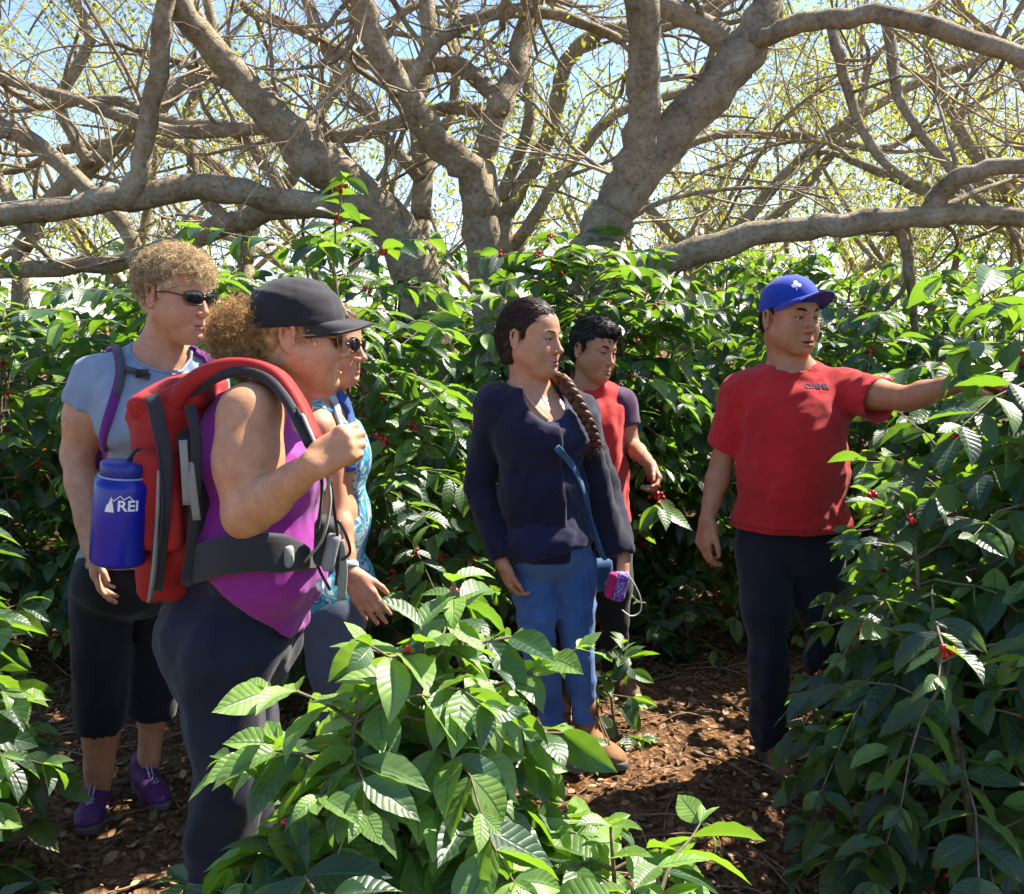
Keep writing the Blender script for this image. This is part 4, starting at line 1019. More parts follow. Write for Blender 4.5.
def sleeve_cut(c, d, R=.085, sh=.6):
    c = np.asarray(c, float); d = unit(d); o = c + d * R * sh
    def f(F, X, Y, Z):
        pl = -((X - c[0]) * d[0] + (Y - c[1]) * d[1] + (Z - c[2]) * d[2]); sp = np.sqrt((X - o[0]) ** 2 + (Y - o[1]) ** 2 + (Z - o[2]) ** 2) - R
        return np.maximum(F, -np.maximum(pl, sp))
    return f
def cap(root, H, mat, brim_mat, name='cap', tilt=8., r=(.0850, .106, .100), c=(0, -.006, .026), edge=.018, brim=.075, curve=.022, drop=.012, rise=.012, wrinkle=0., seed=0, lift=0.):
    """six-panel cap on head H: crown dome and a curved brim as a sub-part"""
    t = math.radians(tilt); ct, st = math.cos(t), math.sin(t); rr = np.random.default_rng(seed)
    def W(p):
        p = np.asarray(p, float); y = p[..., 1] * ct - p[..., 2] * st; z = p[..., 1] * st + p[..., 2] * ct
        q = np.stack([p[..., 0] + c[0], y + c[1], z + c[2] + lift], -1) * H.s
        return H.c + q @ H.R.T
    na, ne = 72, 18; a = np.linspace(0, 2 * PI, na, endpoint=False); e = np.linspace(-.13, PI / 2 - .02, ne)
    A, E_ = np.meshgrid(a, e, indexing='ij')
    seam = 1 - .012 * np.exp(-((np.mod(A + PI / 6, PI / 3) - PI / 6) / .035) ** 2) * np.clip(np.cos(E_) * 2, 0, 1)
    wr = 1 + wrinkle * (np.sin(13 * E_ + 2.5 * np.sin(2 * A) + 1) * np.sin(3 * A + 4 * E_) + .4 * np.sin(24 * E_ + 5 * A)) * np.cos(E_) * np.clip(E_ + .1, 0, .5) * 2
    ce = np.cos(E_) ** .82; k = seam * wr
    p = np.stack([r[0] * np.cos(A) * ce * k, r[1] * np.sin(A) * ce * k, r[2] * np.sin(E_) ** .95 * k if False else r[2] * np.sin(np.clip(E_, -.1, 2)) * k], -1)
    v = W(p).reshape(-1, 3); i = np.arange(na)[:, None]; j = np.arange(ne - 1)[None]; i2 = (i + 1) % na
    q = np.stack([i * ne + j, i2 * ne + j, i2 * ne + j + 1, i * ne + j + 1], -1).reshape(-1, 4)
    inner = W(p * np.array([.955, .955, .955])).reshape(-1, 3); nv = len(v)
    q2 = q[:, ::-1] + nv; i = np.arange(na); i2 = (i + 1) % na
    rim = np.stack([i * ne, i * ne + nv, i2 * ne + nv, i2 * ne], 1)
    mb = MB(); mb.add(np.vstack([v, inner]), np.vstack([q, q2, rim]))
    top = W([0, 0, r[2]]); mb.add(ICO1[0] * .0065 * H.s + top, t=ICO1[1])
    vv = W(np.stack([r[0] * np.cos(a) * .02, r[1] * np.sin(a) * .02, np.full(na, r[2] * .999)], -1))
    crown = mb.build(name, mat, root)
    nb, mt = 25, 9; A = np.linspace(math.radians(12), math.radians(168), nb); T = np.linspace(0, 1, mt); A, T = np.meshgrid(A, T, indexing='ij')
    x0 = r[0] * np.cos(A); ext = brim * np.sin((A - math.radians(12)) / math.radians(156) * PI) ** .55
    y = r[1] * np.sin(A) * .985 + T * ext; x = x0 * (.985 - .06 * T); z = .004 + rise * T * np.sin(A) - curve * (np.abs(x0) / r[0]) ** 2 * (.3 + .7 * T) - drop * T * T + .006 * T
    up = W(np.stack([x, y, z], -1)).reshape(-1, 3); dn = W(np.stack([x, y, z - .004], -1)).reshape(-1, 3); n_ = len(up)
    i = np.arange(nb - 1)[:, None]; j = np.arange(mt - 1)[None]; q = np.stack([i * mt + j, (i + 1) * mt + j, (i + 1) * mt + j + 1, i * mt + j + 1], -1).reshape(-1, 4)
    i = np.arange(nb - 1); edge_q = np.stack([i * mt + mt - 1, (i + 1) * mt + mt - 1, (i + 1) * mt + mt - 1 + n_, i * mt + mt - 1 + n_], 1)
    mb = MB(); mb.add(np.vstack([up, dn]), np.vstack([q[:, ::-1], q + n_, edge_q]))
    bo = mb.build('brim', brim_mat, crown)
    def mark(az, el, u, v_, off=1.02):
        """point on the crown: az/el in radians plus small offsets in metres"""
        a_ = az + u / r[1]; e_ = el + v_ / r[2]; ce_ = np.cos(e_) ** .82
        return W(np.stack([r[0] * np.cos(a_) * ce_ * off, r[1] * np.sin(a_) * ce_ * off, r[2] * np.sin(e_) * off], -1))
    crown['_'] = 0; del crown['_']
    return crown, mark
def decal(mb, f, shapes, n=20):
    """flat mark laid on a curved surface; shapes: (u, v, ru, rv, rotation)"""
    for (u, v, ru, rv, ro) in shapes:
        t = np.linspace(0, 2 * PI, n, endpoint=False); x, y = ru * np.cos(t), rv * np.sin(t)
        X = u + x * math.cos(ro) - y * math.sin(ro); Y = v + x * math.sin(ro) + y * math.cos(ro)
        P = f(np.append(X, u), np.append(Y, v)); i = np.arange(n)
        mb.add(P, t=np.stack([i, (i + 1) % n, np.full(n, n)], 1))
def sunglasses(root, H, mat, lensmat, w=.030, h=.017, wrap=.30, name='sunglasses', dz=0., arm_back=-.01, gold=None):
    """two wrapped lenses, a bridge and temples"""
    lens = MB(); fr = MB()
    for q in (-1, 1):
        t = np.linspace(0, 2 * PI, 28, endpoint=False); us = np.cos(t); vs = np.sin(t); us = np.sign(us) * np.abs(us) ** .8; vs = np.sign(vs) * np.abs(vs) ** .85
        def S(u, v, o):
            x = .0345 + u * w; y = .0965 - wrap * 12 * (np.maximum(x - .012, 0)) ** 2 + o; z = .001 + dz + v * h * (1 - .22 * (u > 0) * u) + u * .002
            return np.stack([q * x, y, z], -1)
        rings = []
        for k, o in ((0., .0022), (.35, .0022), (.7, .0016), (1., .0004)): rings.append(S(us * k, vs * k, o) if k else S(us * .01, vs * .01, o))
        P = np.concatenate(rings); P = H.c + (P * H.s) @ H.R.T; i = np.arange(28); j = (i + 1) % 28
        qd = np.concatenate([np.stack([a * 28 + i, a * 28 + j, (a + 1) * 28 + j, (a + 1) * 28 + i], 1) for a in range(3)])
        lens.add(P, qd if q > 0 else qd[:, ::-1], t=np.stack([i, j, np.full(28, 0)], 1)[:0])
        edge = H.c + (S(np.append(us, us[0]), np.append(vs, vs[0]), .0003) * H.s) @ H.R.T
        fr.tube(edge, .0016 * H.s, 6)
        fr.tube(catmull([H.P(q * (.0345 + w), .0965 - wrap * 12 * (.0225 + w) ** 2, .004 + dz), H.P(q * .078, .035, .008 + dz), H.P(q * .0815, arm_back, .002 + dz)], 10), .0022 * H.s, 6)
    fr.tube(catmull([H.P(-.008, .0965, .004 + dz), H.P(0, .099, .006 + dz), H.P(.008, .0965, .004 + dz)], 6), .0022 * H.s, 6)
    f = fr.build(name, mat, root); lens.build('lens', lensmat, f); return f
def curls(name, root, c, r, n, mat, seed, length=(.02, .05), amp=.006, th=.0011, R=None, mask=None, turns=2.5, out=1., drop=0., parent=None, k=10):
    """curly hair: small springy locks standing off an ellipsoid"""
    g = np.random.default_rng(seed); mb = MB(); R = np.eye(3) if R is None else R; cnt = 0
    while cnt < n:
        d = unit(g.normal(0, 1, 3))
        if mask is not None and not mask(d): continue
        p = d * np.asarray(r) * g.uniform(.86, 1.0); nrm = unit(d / np.asarray(r))
        t = unit(np.cross(nrm, g.normal(0, 1, 3))); b_ = np.cross(nrm, t); L_ = g.uniform(*length)
        s_ = np.linspace(0, 1, k); ph = g.uniform(0, 6); tn = turns * g.uniform(.6, 1.4); A = amp * g.uniform(.5, 1.4)
        lean = unit(nrm * out + t * g.uniform(.3, 1.2))
        P = p + lean * (s_ * L_)[:, None] + (np.cos(ph + s_ * tn * 2 * PI) * A * (.3 + s_))[:, None] * t + (np.sin(ph + s_ * tn * 2 * PI) * A * (.3 + s_))[:, None] * b_
        P = P @ R.T + c; P[:, 2] -= drop * s_ ** 2
        mb.tube(P, np.linspace(th, th * .5, k), 4, cap=False, a=g.uniform(-.2, .25)); cnt += 1
    return mb.build(name, mat, parent or root)
def strands(name, ob, n, flow, mat, seed, length=(.03, .07), th=.0009, lift=.004, flare=.25, keep=None):
    """loose strands lying over a head of hair, combed along flow(p) and lifting at their ends"""
    t = bvh([ob]); g = np.random.default_rng(seed); off = np.array(ob.location); p = ob.parent
    while p is not None: off = off + np.array(p.location); p = p.parent
    V = np.array([v.co[:] for v in ob.data.vertices]) + off; mb = MB(); c = 0; tries = 0
    while c < n and tries < n * 4:
        tries += 1; p = V[g.integers(len(V))]
        if keep is not None and not keep(p): continue
        L_ = g.uniform(*length); k = 6; P = []; jit = g.normal(0, .25, 3); fl = g.random() < flare
        for i in range(k):
            h = t.find_nearest(Vector(p)); nr = np.array(h[1]); q = np.array(h[0]) + nr * (lift * .3 + (lift * (i / k) ** 2 * (4 if fl else 1)))
            P.append(q); f = np.asarray(flow(q)) + jit; f = unit(f - nr * (f @ nr)); p = np.array(h[0]) + f * L_ / k
        mb.tube(np.array(P), np.linspace(th, th * .4, k), 4, cap=False, a=g.uniform(-.25, .3)); c += 1
    return mb.build(name, mat, ob)
def stitching(ob, c, z, mat, slope=None, r=.0009, n=64, name='hem_stitching'):
    """line of stitches round a garment, a little above its edge"""
    t = bvh([ob]); P = []
    for a in np.linspace(0, 2 * PI, n):
        d = np.array([math.cos(a), math.sin(a), 0]); o = np.array([c[0], c[1], z]) + d * .6
        if slope is not None: o[2] += (d * .15) @ slope
        h = t.ray_cast(Vector(o), Vector(-d))
        if h[0] is None: continue
        P.append(np.array(h[0]) + d * .0006)
    if len(P) > 8: return MB().tube(np.array(P), r, 4, False).build(name, mat, ob)
M_HAIR_BLACK = hairmat('black_hair', (.006, .005, .005), (.03, .022, .018))
M_BLACKP = plain('black_plastic', (.012, .012, .014), .3)
M_LENS = plain('dark_lens', (.008, .008, .012), .06, spec=.8, bump=0.)
M_SOLE = plain('rubber_sole', (.10, .09, .08), .8)
# ------------------------------------------------------------------ man in red, reaching into the shrub
YM = 3.3
def m_(x, y, d=0.): return at(x, y, YM + d)
man = person('person', [at(795, 779, YM)[0], YM, 0], 'man in red t-shirt and blue cap reaching one arm into the dark shrub')
H = Head(m_(790, 317), seen(41, 790, -1, 1), 1.04, jaw=1.03, nose=1.05, lips=1.05, cheek=1.02, open_=.0030, smile=1.3, mw=1.22)
neck = m_(791, 372, .02)
sR, eR, wR = m_(740, 394, .03), m_(722, 462, .06), m_(707, 519, -.03)
sL, eL, wL = m_(848, 390, -.01), m_(908, 399, -.22), m_(957, 383, -.36)
Rt = seen(14, 790); torso = [
    ('e', m_(792, 415), np.array([.180, .118, .13]), Rt, None, .05, False), ('e', m_(791, 470, -.01), np.array([.175, .122, .15]), Rt, None, .05, False), ('e', m_(790, 535, .0), np.array([.165, .112, .12]), Rt, None, .05, False),
    ('c', neck, sR, .050, .052, .05, False), ('c', neck, sL, .050, .052, .05, False)]
hR, kR, aR = m_(764, 553), m_(768, 655, -.03), m_(771, 750, .02)
hL, kL, aL = m_(816, 553), m_(826, 650, .05), m_(832, 738, .14)
fwR, fwL = np.array([.1, -1, 0]), np.array([.35, -1, 0])
legs = leg(hR, kR, aR, 1.0, fw=(0, -1, 0)) + leg(hL, kL, aL, 1.0)
armR, armL = arm(sR, eR, wR, .98), arm(sL, eL, wL, 1.02)
S = Sculpt(); H.sculpt(S, neck, .058); S.add(torso, -.004); S.add(armR); S.add(armL); S.add(legs, -.012)
dR = unit(m_(701, 556, -.06) - wR); hand(S, wR, dR, unit([.9, .25, 0]), unit([.35, -1, -.1]), [(25, 35, 25), (32, 42, 28), (38, 46, 28), (42, 48, 28)], 1.0, .06, thumb=(.45, .25))
hand(S, wL, unit([.85, -.45, -.02]), unit([.1, .1, -1]), unit([-.3, -1, .1]), [(20, 30, 20), (28, 36, 22), (34, 40, 24), (38, 40, 24)], 1.0, .1, thumb=(.5, .4))
M_SKIN_TAN = skin('tan_skin', (.43, .195, .10), (.36, .10, .075))
put(S, 'person', M_SKIN_TAN, man, .011, H).name = 'body'
H.eyes(man, 10); H.brows(man, M_HAIR_BLACK, .0042); H.lashes(man, M_HAIR_BLACK)
# t-shirt
S = Sculpt(); S.add(torso, .016)
S.cone(m_(792, 440, -.005), m_(790, 528, -.01), .158, .172, .06)
S.ops.append(('e', m_(791, 525, -.005), np.array([.202, .15, .13]), Rt, None, .06, False))
endR = sR + (eR - sR) * .84; endL = sL + (eL - sL) * .56
S.cone(sR, endR + (eR - sR) * .1, .070, .070, .03); S.cone(sL, endL + (eL - sL) * .1 + [0, 0, -.02], .072, .086, .03)
S.cone(endR - (eR - sR) * .1, endR + (eR - sR) * .5, .054, .057, .006, True); S.cone(endL - (eL - sL) * .05 + [0, 0, -.018], endL + (eL - sL) * .4 + [0, 0, -.02], .064, .070, .006, True)
S.fn(sleeve_cut(endR, unit(eR - sR) + [-.25, 0, 0], .10, .75)); S.fn(sleeve_cut(endL, eL - sL, .13)); 
S.cone(neck + [0, -.012, -.004], neck + [0, -.02, .15], .066, .075, .012, True)
zhem = m_(790, 526)[2]; S.fn(below([0, 0, zhem], [0, .0, -1]))
mid = m_(790, 450)
S.fn(folds(.0095, (.35, 0, 1), 26, 3, where=lambda x, y, z: .45 + .55 * np.clip((mid[2] - z) * 3 + .1, 0, 1) + .5 * np.exp(-((x - sL[0]) ** 2 + (z - sL[2]) ** 2) / .012)))
S.fn(folds(.004, (1, 0, .35), 55, 4))
shirt = put(S, 'tshirt', cloth('red_cotton', (.56, .020, .022), (.40, .012, .016), rough=.9, bump=.45), man, .007)
M_THREAD = plain('dark_red_thread', (.25, .008, .012), .9)
for k in (.016, .021): stitching(shirt, m_(790, 526), zhem + k, M_THREAD)
# collar band
bt = bvh([shirt]); ring = [neck + np.array([.070 * math.sin(t), -.012 - .068 * math.cos(t), .012 + .012 * math.cos(t) * -1]) for t in np.linspace(0, 2 * PI, 33)]
P, _ = near(ring, bt, .001); P[-1] = P[0]; MB().tube(P, .006, 8, False).build('collar', shirt.data.materials[0], shirt)
# small dark lettering on the chest
def proj_text(s, size, px, py, ob, mat, parent, squash=1., name='lettering', rotz=0., depth=.0006, dvec=None):
    c, n = hit(px, py, bvh([ob]), 0); n = unit(n * [1, 1, .3]); X = unit(np.cross((0, 0, 1), n)); U = np.cross(n, X)
    if rotz: X, U = X * math.cos(rotz) + U * math.sin(rotz), U * math.cos(rotz) - X * math.sin(rotz)
    tr = bvh([ob])
    def wrap(V):
        out = np.zeros_like(V)
        for i, v in enumerate(V):
            p = c + X * v[0] * squash + U * v[1]; h = tr.ray_cast(Vector(p + n * .08), Vector(-n))
            q = np.array(h[0]) if h[0] is not None else p
            out[i] = q + n * (.0018 + v[2])
        return out
    return text_mesh(s, size, name, mat, parent, np.eye(4), depth, wrap)
M_INK = plain('dark_print', (.05, .03, .07), .8)
proj_text('CDENIL', .024, 817, 386, shirt, M_INK, shirt, 1.05)
# trousers
S = Sculpt(); S.add([torso[2]], .016); S.add(legs, .012)
for h_, k_, a_ in ((hR, kR, aR), (hL, kL, aL)): S.cone(k_, a_ + [0, 0, -.03], .078, .072, .02)
S.fn(below([0, 0, m_(790, 515)[2]], [0, 0, 1])); S.fn(below([0, 0, .045], [0, 0, -1]))
S.fn(folds(.009, (.3, .2, 1), 26, 6, where=lambda x, y, z: .35 + .9 * np.clip(.55 - z, 0, .5) * 2)); S.fn(folds(.005, (1, .3, .4), 40, 7, where=lambda x, y, z: 1. * (z < .45) + .2))
put(S, 'trousers', cloth('dark_denim', (.018, .018, .035), (.010, .010, .022)), man, .01)
M_BOOT = plain('brown_leather', (.17, .085, .04), .7, nscale=30, var=.3, bump=.3)
for a_, fw in ((aR, fwR), (aL, fwL)):
    a_ = np.array([a_[0], a_[1], .088]); S = Sculpt(); shoe(S, a_, fw, .27, .049); b_ = put(S, 'boot', M_BOOT, man, .008); sole(fw, a_, .27, .05).build('sole', M_SOLE, b_)
# hair under the cap, then the cap
def scalp(name, H, mat, root, grow=.010, sideburn=-.03, nape=-.06, front=.055, extra=None, seed=0, amp=.003, freq=90, hfine=.0045):
    S = Sculpt(); H.ell(S, (0, -.016, .034), (.0735 + grow, .093 + grow, .084 + grow), .01)
    H.ell(S, (0, -.045, -.02), (.062 + grow * .5, .055 + grow, .06), .03)
    if extra: extra(S)
    def cut(F, X, Y, Z):
        q = [(X - H.c[0]) * H.R[0, i] + (Y - H.c[1]) * H.R[1, i] + (Z - H.c[2]) * H.R[2, i] for i in range(3)]
        x, y, z = (a / H.s for a in q); h_ = H.s
        # hairline: forehead, temples, around the ear, nape
        line = np.where(y > .02, front - .5 * np.maximum(.060 - y, 0), sideburn - .0 * y)
        line = np.where(y < -.012, nape + np.maximum(-.012 - y, 0) * -.1, line)
        line = np.where((y > -.03) & (y <= .02) & (np.abs(x) > .05), np.maximum(line, np.where(y < .0, .022, sideburn)), line)
        return np.maximum(F, (line - z) * h_ * .8)
    S.fn(cut); S.fn(folds(amp, H.R[:, 2] * .6 + H.R[:, 1] * .8, freq, seed, .8))
    S.fine(H.c, .2, hfine)
    return put(S, name, mat, root, .006)
ho = scalp('hair', H, M_HAIR_BLACK, man, .007, -.028, -.055, .05)
strands('strands', ho, 500, lambda p: [0, 0, -1], M_HAIR_BLACK, 2, (.01, .025), .0008, .002)
M_CAPB = cloth('blue_cap_cloth', (.012, .045, .38), (.008, .03, .28), wr=.2)
cp_, mk = cap(man, H, M_CAPB, plain('cap_brim_blue', (.03, .05, .30), .8, nscale=200), 'cap', tilt=13, lift=.006, r=(.0855, .107, .097))
mb = MB(); f = lambda u, v: mk(math.radians(60), .50, -u, v)
decal(mb, f, [(0, .0115, .0085, .0085, 0), (-.0105, -.001, .0085, .0078, 0), (.0105, -.001, .0085, .0078, 0), (0, .002, .006, .006, 0), (.002, -.012, .002, .008, .15)])
mb.build('clover_emblem', plain('white_embroidery', (.75, .77, .80), .9), cp_)
# ------------------------------------------------------------------ woman in the grey shirt
def fat_arm(sh, el, wr, g):
    u = el - sh; f = wr - el
    return [('c', sh, sh + u * .5, .070 * g, .070 * g, .04, False), ('c', sh + u * .45, el, .070 * g, .050 * g, .03, False), ('c', el, el + f * .35, .046 * g, .047 * g, .02, False), ('c', el + f * .3, el + f * .75, .047 * g, .034 * g, .015, False), ('c', el + f * .7, wr, .034 * g, .029 * g, .012, False)]
YA = 2.95
def a_(x, y, d=0.): return at(x, y, YA + d)
wa = person('person', [a_(118, 835)[0], YA, 0], 'woman with short curly blond hair, sunglasses, grey t-shirt, black capris and purple shoes')
H = Head(a_(177, 295), seen(47, 177, -7, 2), 1.06, True, jaw=.95, nose=.95, lips=.95, plump=.8)
M_SKIN_FAIR = skin('fair_skin', (.54, .27, .155), (.50, .14, .12))
neck = a_(160, 352, .04); Rt = seen(28, 150)
sR, eR, wR = a_(98, 380, .0), a_(77, 455, -.02), a_(90, 545, -.16)
sL, eL, wL = a_(205, 378, .12), a_(226, 462, .2), a_(216, 540, .1)
torso = [('e', a_(152, 405, .02), np.array([.165, .118, .14]), Rt, None, .05, False), ('e', a_(150, 430, -.03), np.array([.14, .12, .085]), Rt, None, .05, False), ('e', a_(148, 490, .02), np.array([.150, .130, .17]), Rt, None, .05, False), ('e', a_(132, 575, .02), np.array([.170, .135, .13]), Rt, None, .05, False),
         ('c', neck, sR, .05, .050, .05, False), ('c', neck, sL, .05, .050, .05, False)]
hR, kR, aR = a_(102, 590), a_(100, 690, -.04), a_(98, 808, .02)
hL, kL, aL = a_(160, 590, .12), a_(154, 680, .12), a_(146, 795, .14)
legs = leg(hR, kR, aR, 1.08) + leg(hL, kL, aL, 1.02)
legs[3:5] = [(t[0], t[1], t[2], t[3] * 1.18, t[4] * 1.15, t[5], t[6]) for t in legs[3:5]]
armR, armL = fat_arm(sR, eR, wR, .93), arm(sL, eL, wL, 1.05)
S = Sculpt(); H.sculpt(S, neck, .049); S.add(torso, -.004); S.add(armR); S.add(armL); S.add(legs, -.010)
hand(S, wR, unit(a_(98, 592, -.19) - wR), [1, .3, 0], [.4, -1, 0], [(10, 18, 12), (13, 20, 14), (17, 24, 16), (22, 26, 16)], .98, .05, thumb=(.4, .25))
hand(S, wL, unit([.05, -.1, -1]), [-1, .3, 0], [.3, -1, 0], [(22, 30, 20)] * 4, .95, .05, thumb=(.4, .25))
put(S, 'body', M_SKIN_FAIR, wa, .011, H); H.eyes(wa)
M_GREY = cloth('grey_blue_jersey', (.27, .33, .43), (.22, .27, .36))
S = Sculpt(); S.add(torso, .012); S.ops.append(('e', a_(145, 560, .01), np.array([.165, .14, .14]), Rt, None, .06, False))
endR = sR + (eR - sR) * .40; endL = sL + (eL - sL) * .5
S.cone(sR, endR, .082, .088, .03); S.cone(sL, endL, .066, .07, .03); S.cone(endR - (eR - sR) * .1, endR + (eR - sR) * .5, .064, .068, .006, True)
S.fn(sleeve_cut(endR, unit(eR - sR) + [-.2, 0, -.1], .13, .8)); S.fn(sleeve_cut(endL, eL - sL, .11))
S.cone(neck + [0.015, -.03, .0], neck + [0.01, -.03, .2], .078, .086, .015, True); S.fn(below([0, 0, a_(140, 560)[2]], [0, 0, -1]))
S.fn(folds(.006, (.9, .2, .35), 34, 13, where=lambda x, y, z: .5 + .7 * (z < a_(0, 430)[2]))); S.fn(folds(.0035, (.3, .2, 1), 60, 14))
sa = put(S, 'tshirt', M_GREY, wa, .0085)
bt = bvh([sa]); ring = [neck + np.array([.015 + .082 * math.sin(t), -.03 - .08 * math.cos(t), .004 - .02 * math.cos(t)]) for t in np.linspace(0, 2 * PI, 33)]
P, _ = near(ring, bt, .001); P[-1] = P[0]; MB().tube(P, .005, 8, False).build('collar', M_GREY, sa)
stitching(sa, a_(145, 560), a_(140, 560)[2] + .02, plain('grey_thread', (.12, .15, .2), .9))
S = Sculpt(); S.add(torso[3:4], .012); S.add([(*t[:5], .012, False) for t in legs[:2] + legs[5:7]], .010)
for h_, k_, n_ in ((hR, kR, aR), (hL, kL, aL)): S.cone(k_ + (h_ - k_) * .3, k_ + (n_ - k_) * .34, .084, .080, .01)
for h_, k_, n_ in ((hR, kR, aR), (hL, kL, aL)): S.fn(sleeve_cut(k_ + (n_ - k_) * .30, n_ - k_, .16, .9))
S.fn(below([0, 0, a_(130, 548)[2]], [0, 0, 1])); S.fn(folds(.006, (.3, .2, 1), 28, 16))
put(S, 'capri_trousers', cloth('black_stretch_cloth', (.012, .012, .018), (.007, .007, .012)), wa, .01)
M_PURPLE_SHOE = plain('purple_shoe_mesh', (.085, .012, .105), .6, nscale=160, var=.5, bump=.5)
M_LACE = plain('grey_lace', (.35, .30, .38), .8)
def laces(an, fw, par, n=5, sc=1.):
    fw = unit([fw[0], fw[1], 0]); sd = np.cross(fw, (0, 0, 1)); t = bvh([par]); mb = MB(); b0 = np.array([an[0], an[1], an[2] + .01])
    for i in range(n):
        y = .045 + .02 * i; pts = [b0 + fw * (y + .006 * k % 2) + sd * x + np.array([0, 0, .03]) for k, x in enumerate(np.linspace(-.024, .024, 6))]
        P, _ = near([p + np.array([0, 0, .02]) for p in pts], t, .002); mb.tube(P, .003, 5)
    return mb.build('laces', M_LACE, par)
for n_, fw in ((aR, (.25, -1, 0)), (aL, (.75, -1, 0))):
    n_ = np.array([n_[0], n_[1], .09]); S = Sculpt(); shoe(S, n_, fw, .255, .045, hi=-.01); b_ = put(S, 'shoe', M_PURPLE_SHOE, wa, .008); sole(fw, n_, .26, .047).build('sole', M_SOLE, b_); laces(n_, fw, b_)
M_CURL = hairmat('curly_blond_hair', (.38, .25, .12), (1., .82, .52), 70, (1, 1, 1))
hb = scalp('hair', H, M_CURL, wa, .014, -.015, -.075, .026, amp=.010, freq=60, seed=3)
curls('curls', wa, H.P(0, -.012, .036), np.array([.088, .110, .090]) * H.s, 4600, M_CURL, 5, (.014, .036), .0060, .00065, H.R, lambda d: d[2] > -.62 + max(0, d[1]) * .72 + (.42 if (abs(d[0]) > .55 and d[1] > -.25) else 0), parent=hb)
sunglasses(wa, H, M_BLACKP, M_LENS, .035, .0185)
# her rucksack: only straps show on the chest
pk = empty('rucksack', a_(165, 440, .2), 'purple and grey rucksack worn by the woman in the grey t-shirt', 'backpack')
S = Sculpt(); cb = a_(150, 450, .06) - Rt[:, 1] * .21; S.box(cb, [.13, .075, .21], Rt, .06); S.fn(folds(.006, (0, .2, 1), 24, 5)); put(S, 'pack_body', cloth('purple_pack_cloth', (.13, .02, .16)), pk, .012)
M_PSTRAP = cloth('purple_strap', (.16, .02, .20), wr=.1); M_GSTRAP = cloth('grey_strap', (.07, .07, .085), wr=.1)
st = surf_strap('shoulder_strap', [(108, 336), (117, 350), (122, 372), (116, 398), (108, 425), (100, 455)], bt, .014, .008, M_PSTRAP, pk, off=.007)
surf_strap('padding', [(110, 338), (119, 352), (123.5, 373), (118, 397)], bt, .009, .006, M_GSTRAP, st, off=.013)
surf_strap('shoulder_strap', [(196, 343), (204, 356), (212, 372), (218, 395)], bt, .014, .008, M_PSTRAP, pk, off=.007)
cs = surf_strap('chest_strap', [(122, 370), (135, 374), (150, 379)], bt, .010, .004, M_GSTRAP, pk, off=.012)
p, n_ = hit(141, 376, bt, .016); MB().box(p, [.018, .006, .010], np.stack([unit(np.cross((0, 0, 1), n_)), n_, [0, 0, 1]], 1)).build('buckle', M_BLACKP, cs)

# ------------------------------------------------------------------ third woman, half hidden
YC = 3.05
def c_(x, y, d=0.): return at(x, y, YC + d)
wc = person('person', [c_(325, 830)[0], YC, 0], 'woman in teal patterned top and jeans, half hidden behind the woman in the black cap')
H = Head(c_(331, 343), seen(66, 331, -4, 0), 1.0, True, jaw=1., nose=1.05, lips=.8, plump=.6)
neck = c_(324, 402, .02); Rt = seen(62, 325)
sR, eR, wR = c_(318, 428, -.12), c_(338, 505, -.10), c_(350, 573, -.20)
sL, eL, wL = c_(328, 428, .16), c_(318, 510, .24), c_(318, 575, .22)
torso = [('e', c_(324, 450), np.array([.155, .112, .14]), Rt, None, .05, False), ('e', c_(336, 462, .0), np.array([.13, .085, .08]), Rt, None, .05, False), ('e', c_(326, 520), np.array([.15, .125, .15]), Rt, None, .05, False), ('e', c_(325, 600), np.array([.165, .135, .13]), Rt, None, .05, False),
         ('c', neck, sR, .048, .046, .05, False), ('c', neck, sL, .048, .046, .05, False)]
hR, kR, aR = c_(330, 615, -.08), c_(345, 715, -.10), c_(335, 810, -.08); hL, kL, aL = c_(332, 615, .08), c_(345, 715, .08), c_(338, 810, .1)
legs = leg(hR, kR, aR, 1.05) + leg(hL, kL, aL, 1.05)
S = Sculpt(); H.sculpt(S, neck, .055); S.add(torso, -.004); S.add(arm(sR, eR, wR, .86)); S.add(arm(sL, eL, wL, .9)); S.add(legs, -.01)
hand(S, wR, unit(c_(370, 606, -.22) - wR), [-.3, .9, -.3], [.9, .1, .4], [(8, 14, 10), (6, 12, 8), (6, 12, 8), (8, 12, 10)], .95, .16, thumb=(.55, .1))
hand(S, wL, unit([.2, 0, -1]), [0, -1, 0], [.9, 0, .3], [(15, 20, 15)] * 4, .92, .1)
M_SKIN_RED = skin('ruddy_skin', (.55, .26, .15), (.52, .14, .10))
bc = put(S, 'body', M_SKIN_RED, wc, .011, H); H.eyes(wc)
def patterned(name, cols, scale=34.):
    m, nt, b = newmat(name); L = nt.links.new; tc = N(nt, 'ShaderNodeTexCoord')
    nz = N(nt, 'ShaderNodeTexNoise', Scale=scale, Detail=1.5, Distortion=1.5); L(tc.outputs['Object'], nz.inputs['Vector'])
    r = _ramp(nt, [(.30 + .09 * i, c) for i, c in enumerate(cols)]); r.color_ramp.interpolation = 'CONSTANT'; L(nz.outputs['Fac'], r.inputs['Fac']); L(r.outputs[0], b.inputs['Base Color']); b.inputs['Roughness'].default_value = .8
    return m
S = Sculpt(); S.add(torso, .012); S.ops.append(('e', c_(325, 585), np.array([.175, .145, .14]), Rt, None, .06, False))
S.cone(neck + Rt[:, 1] * .04, neck + Rt[:, 1] * .04 + [0, 0, .2], .085, .095, .02, True)
for s_, e_ in ((sR, eR), (sL, eL)): S.cone(s_ + (s_ - neck) * .15, e_, .068, .075, .02, True)
S.fn(below([0, 0, c_(0, 600)[2]], [0, 0, -1])); S.fn(folds(.005, (.3, .2, 1), 40, 23))
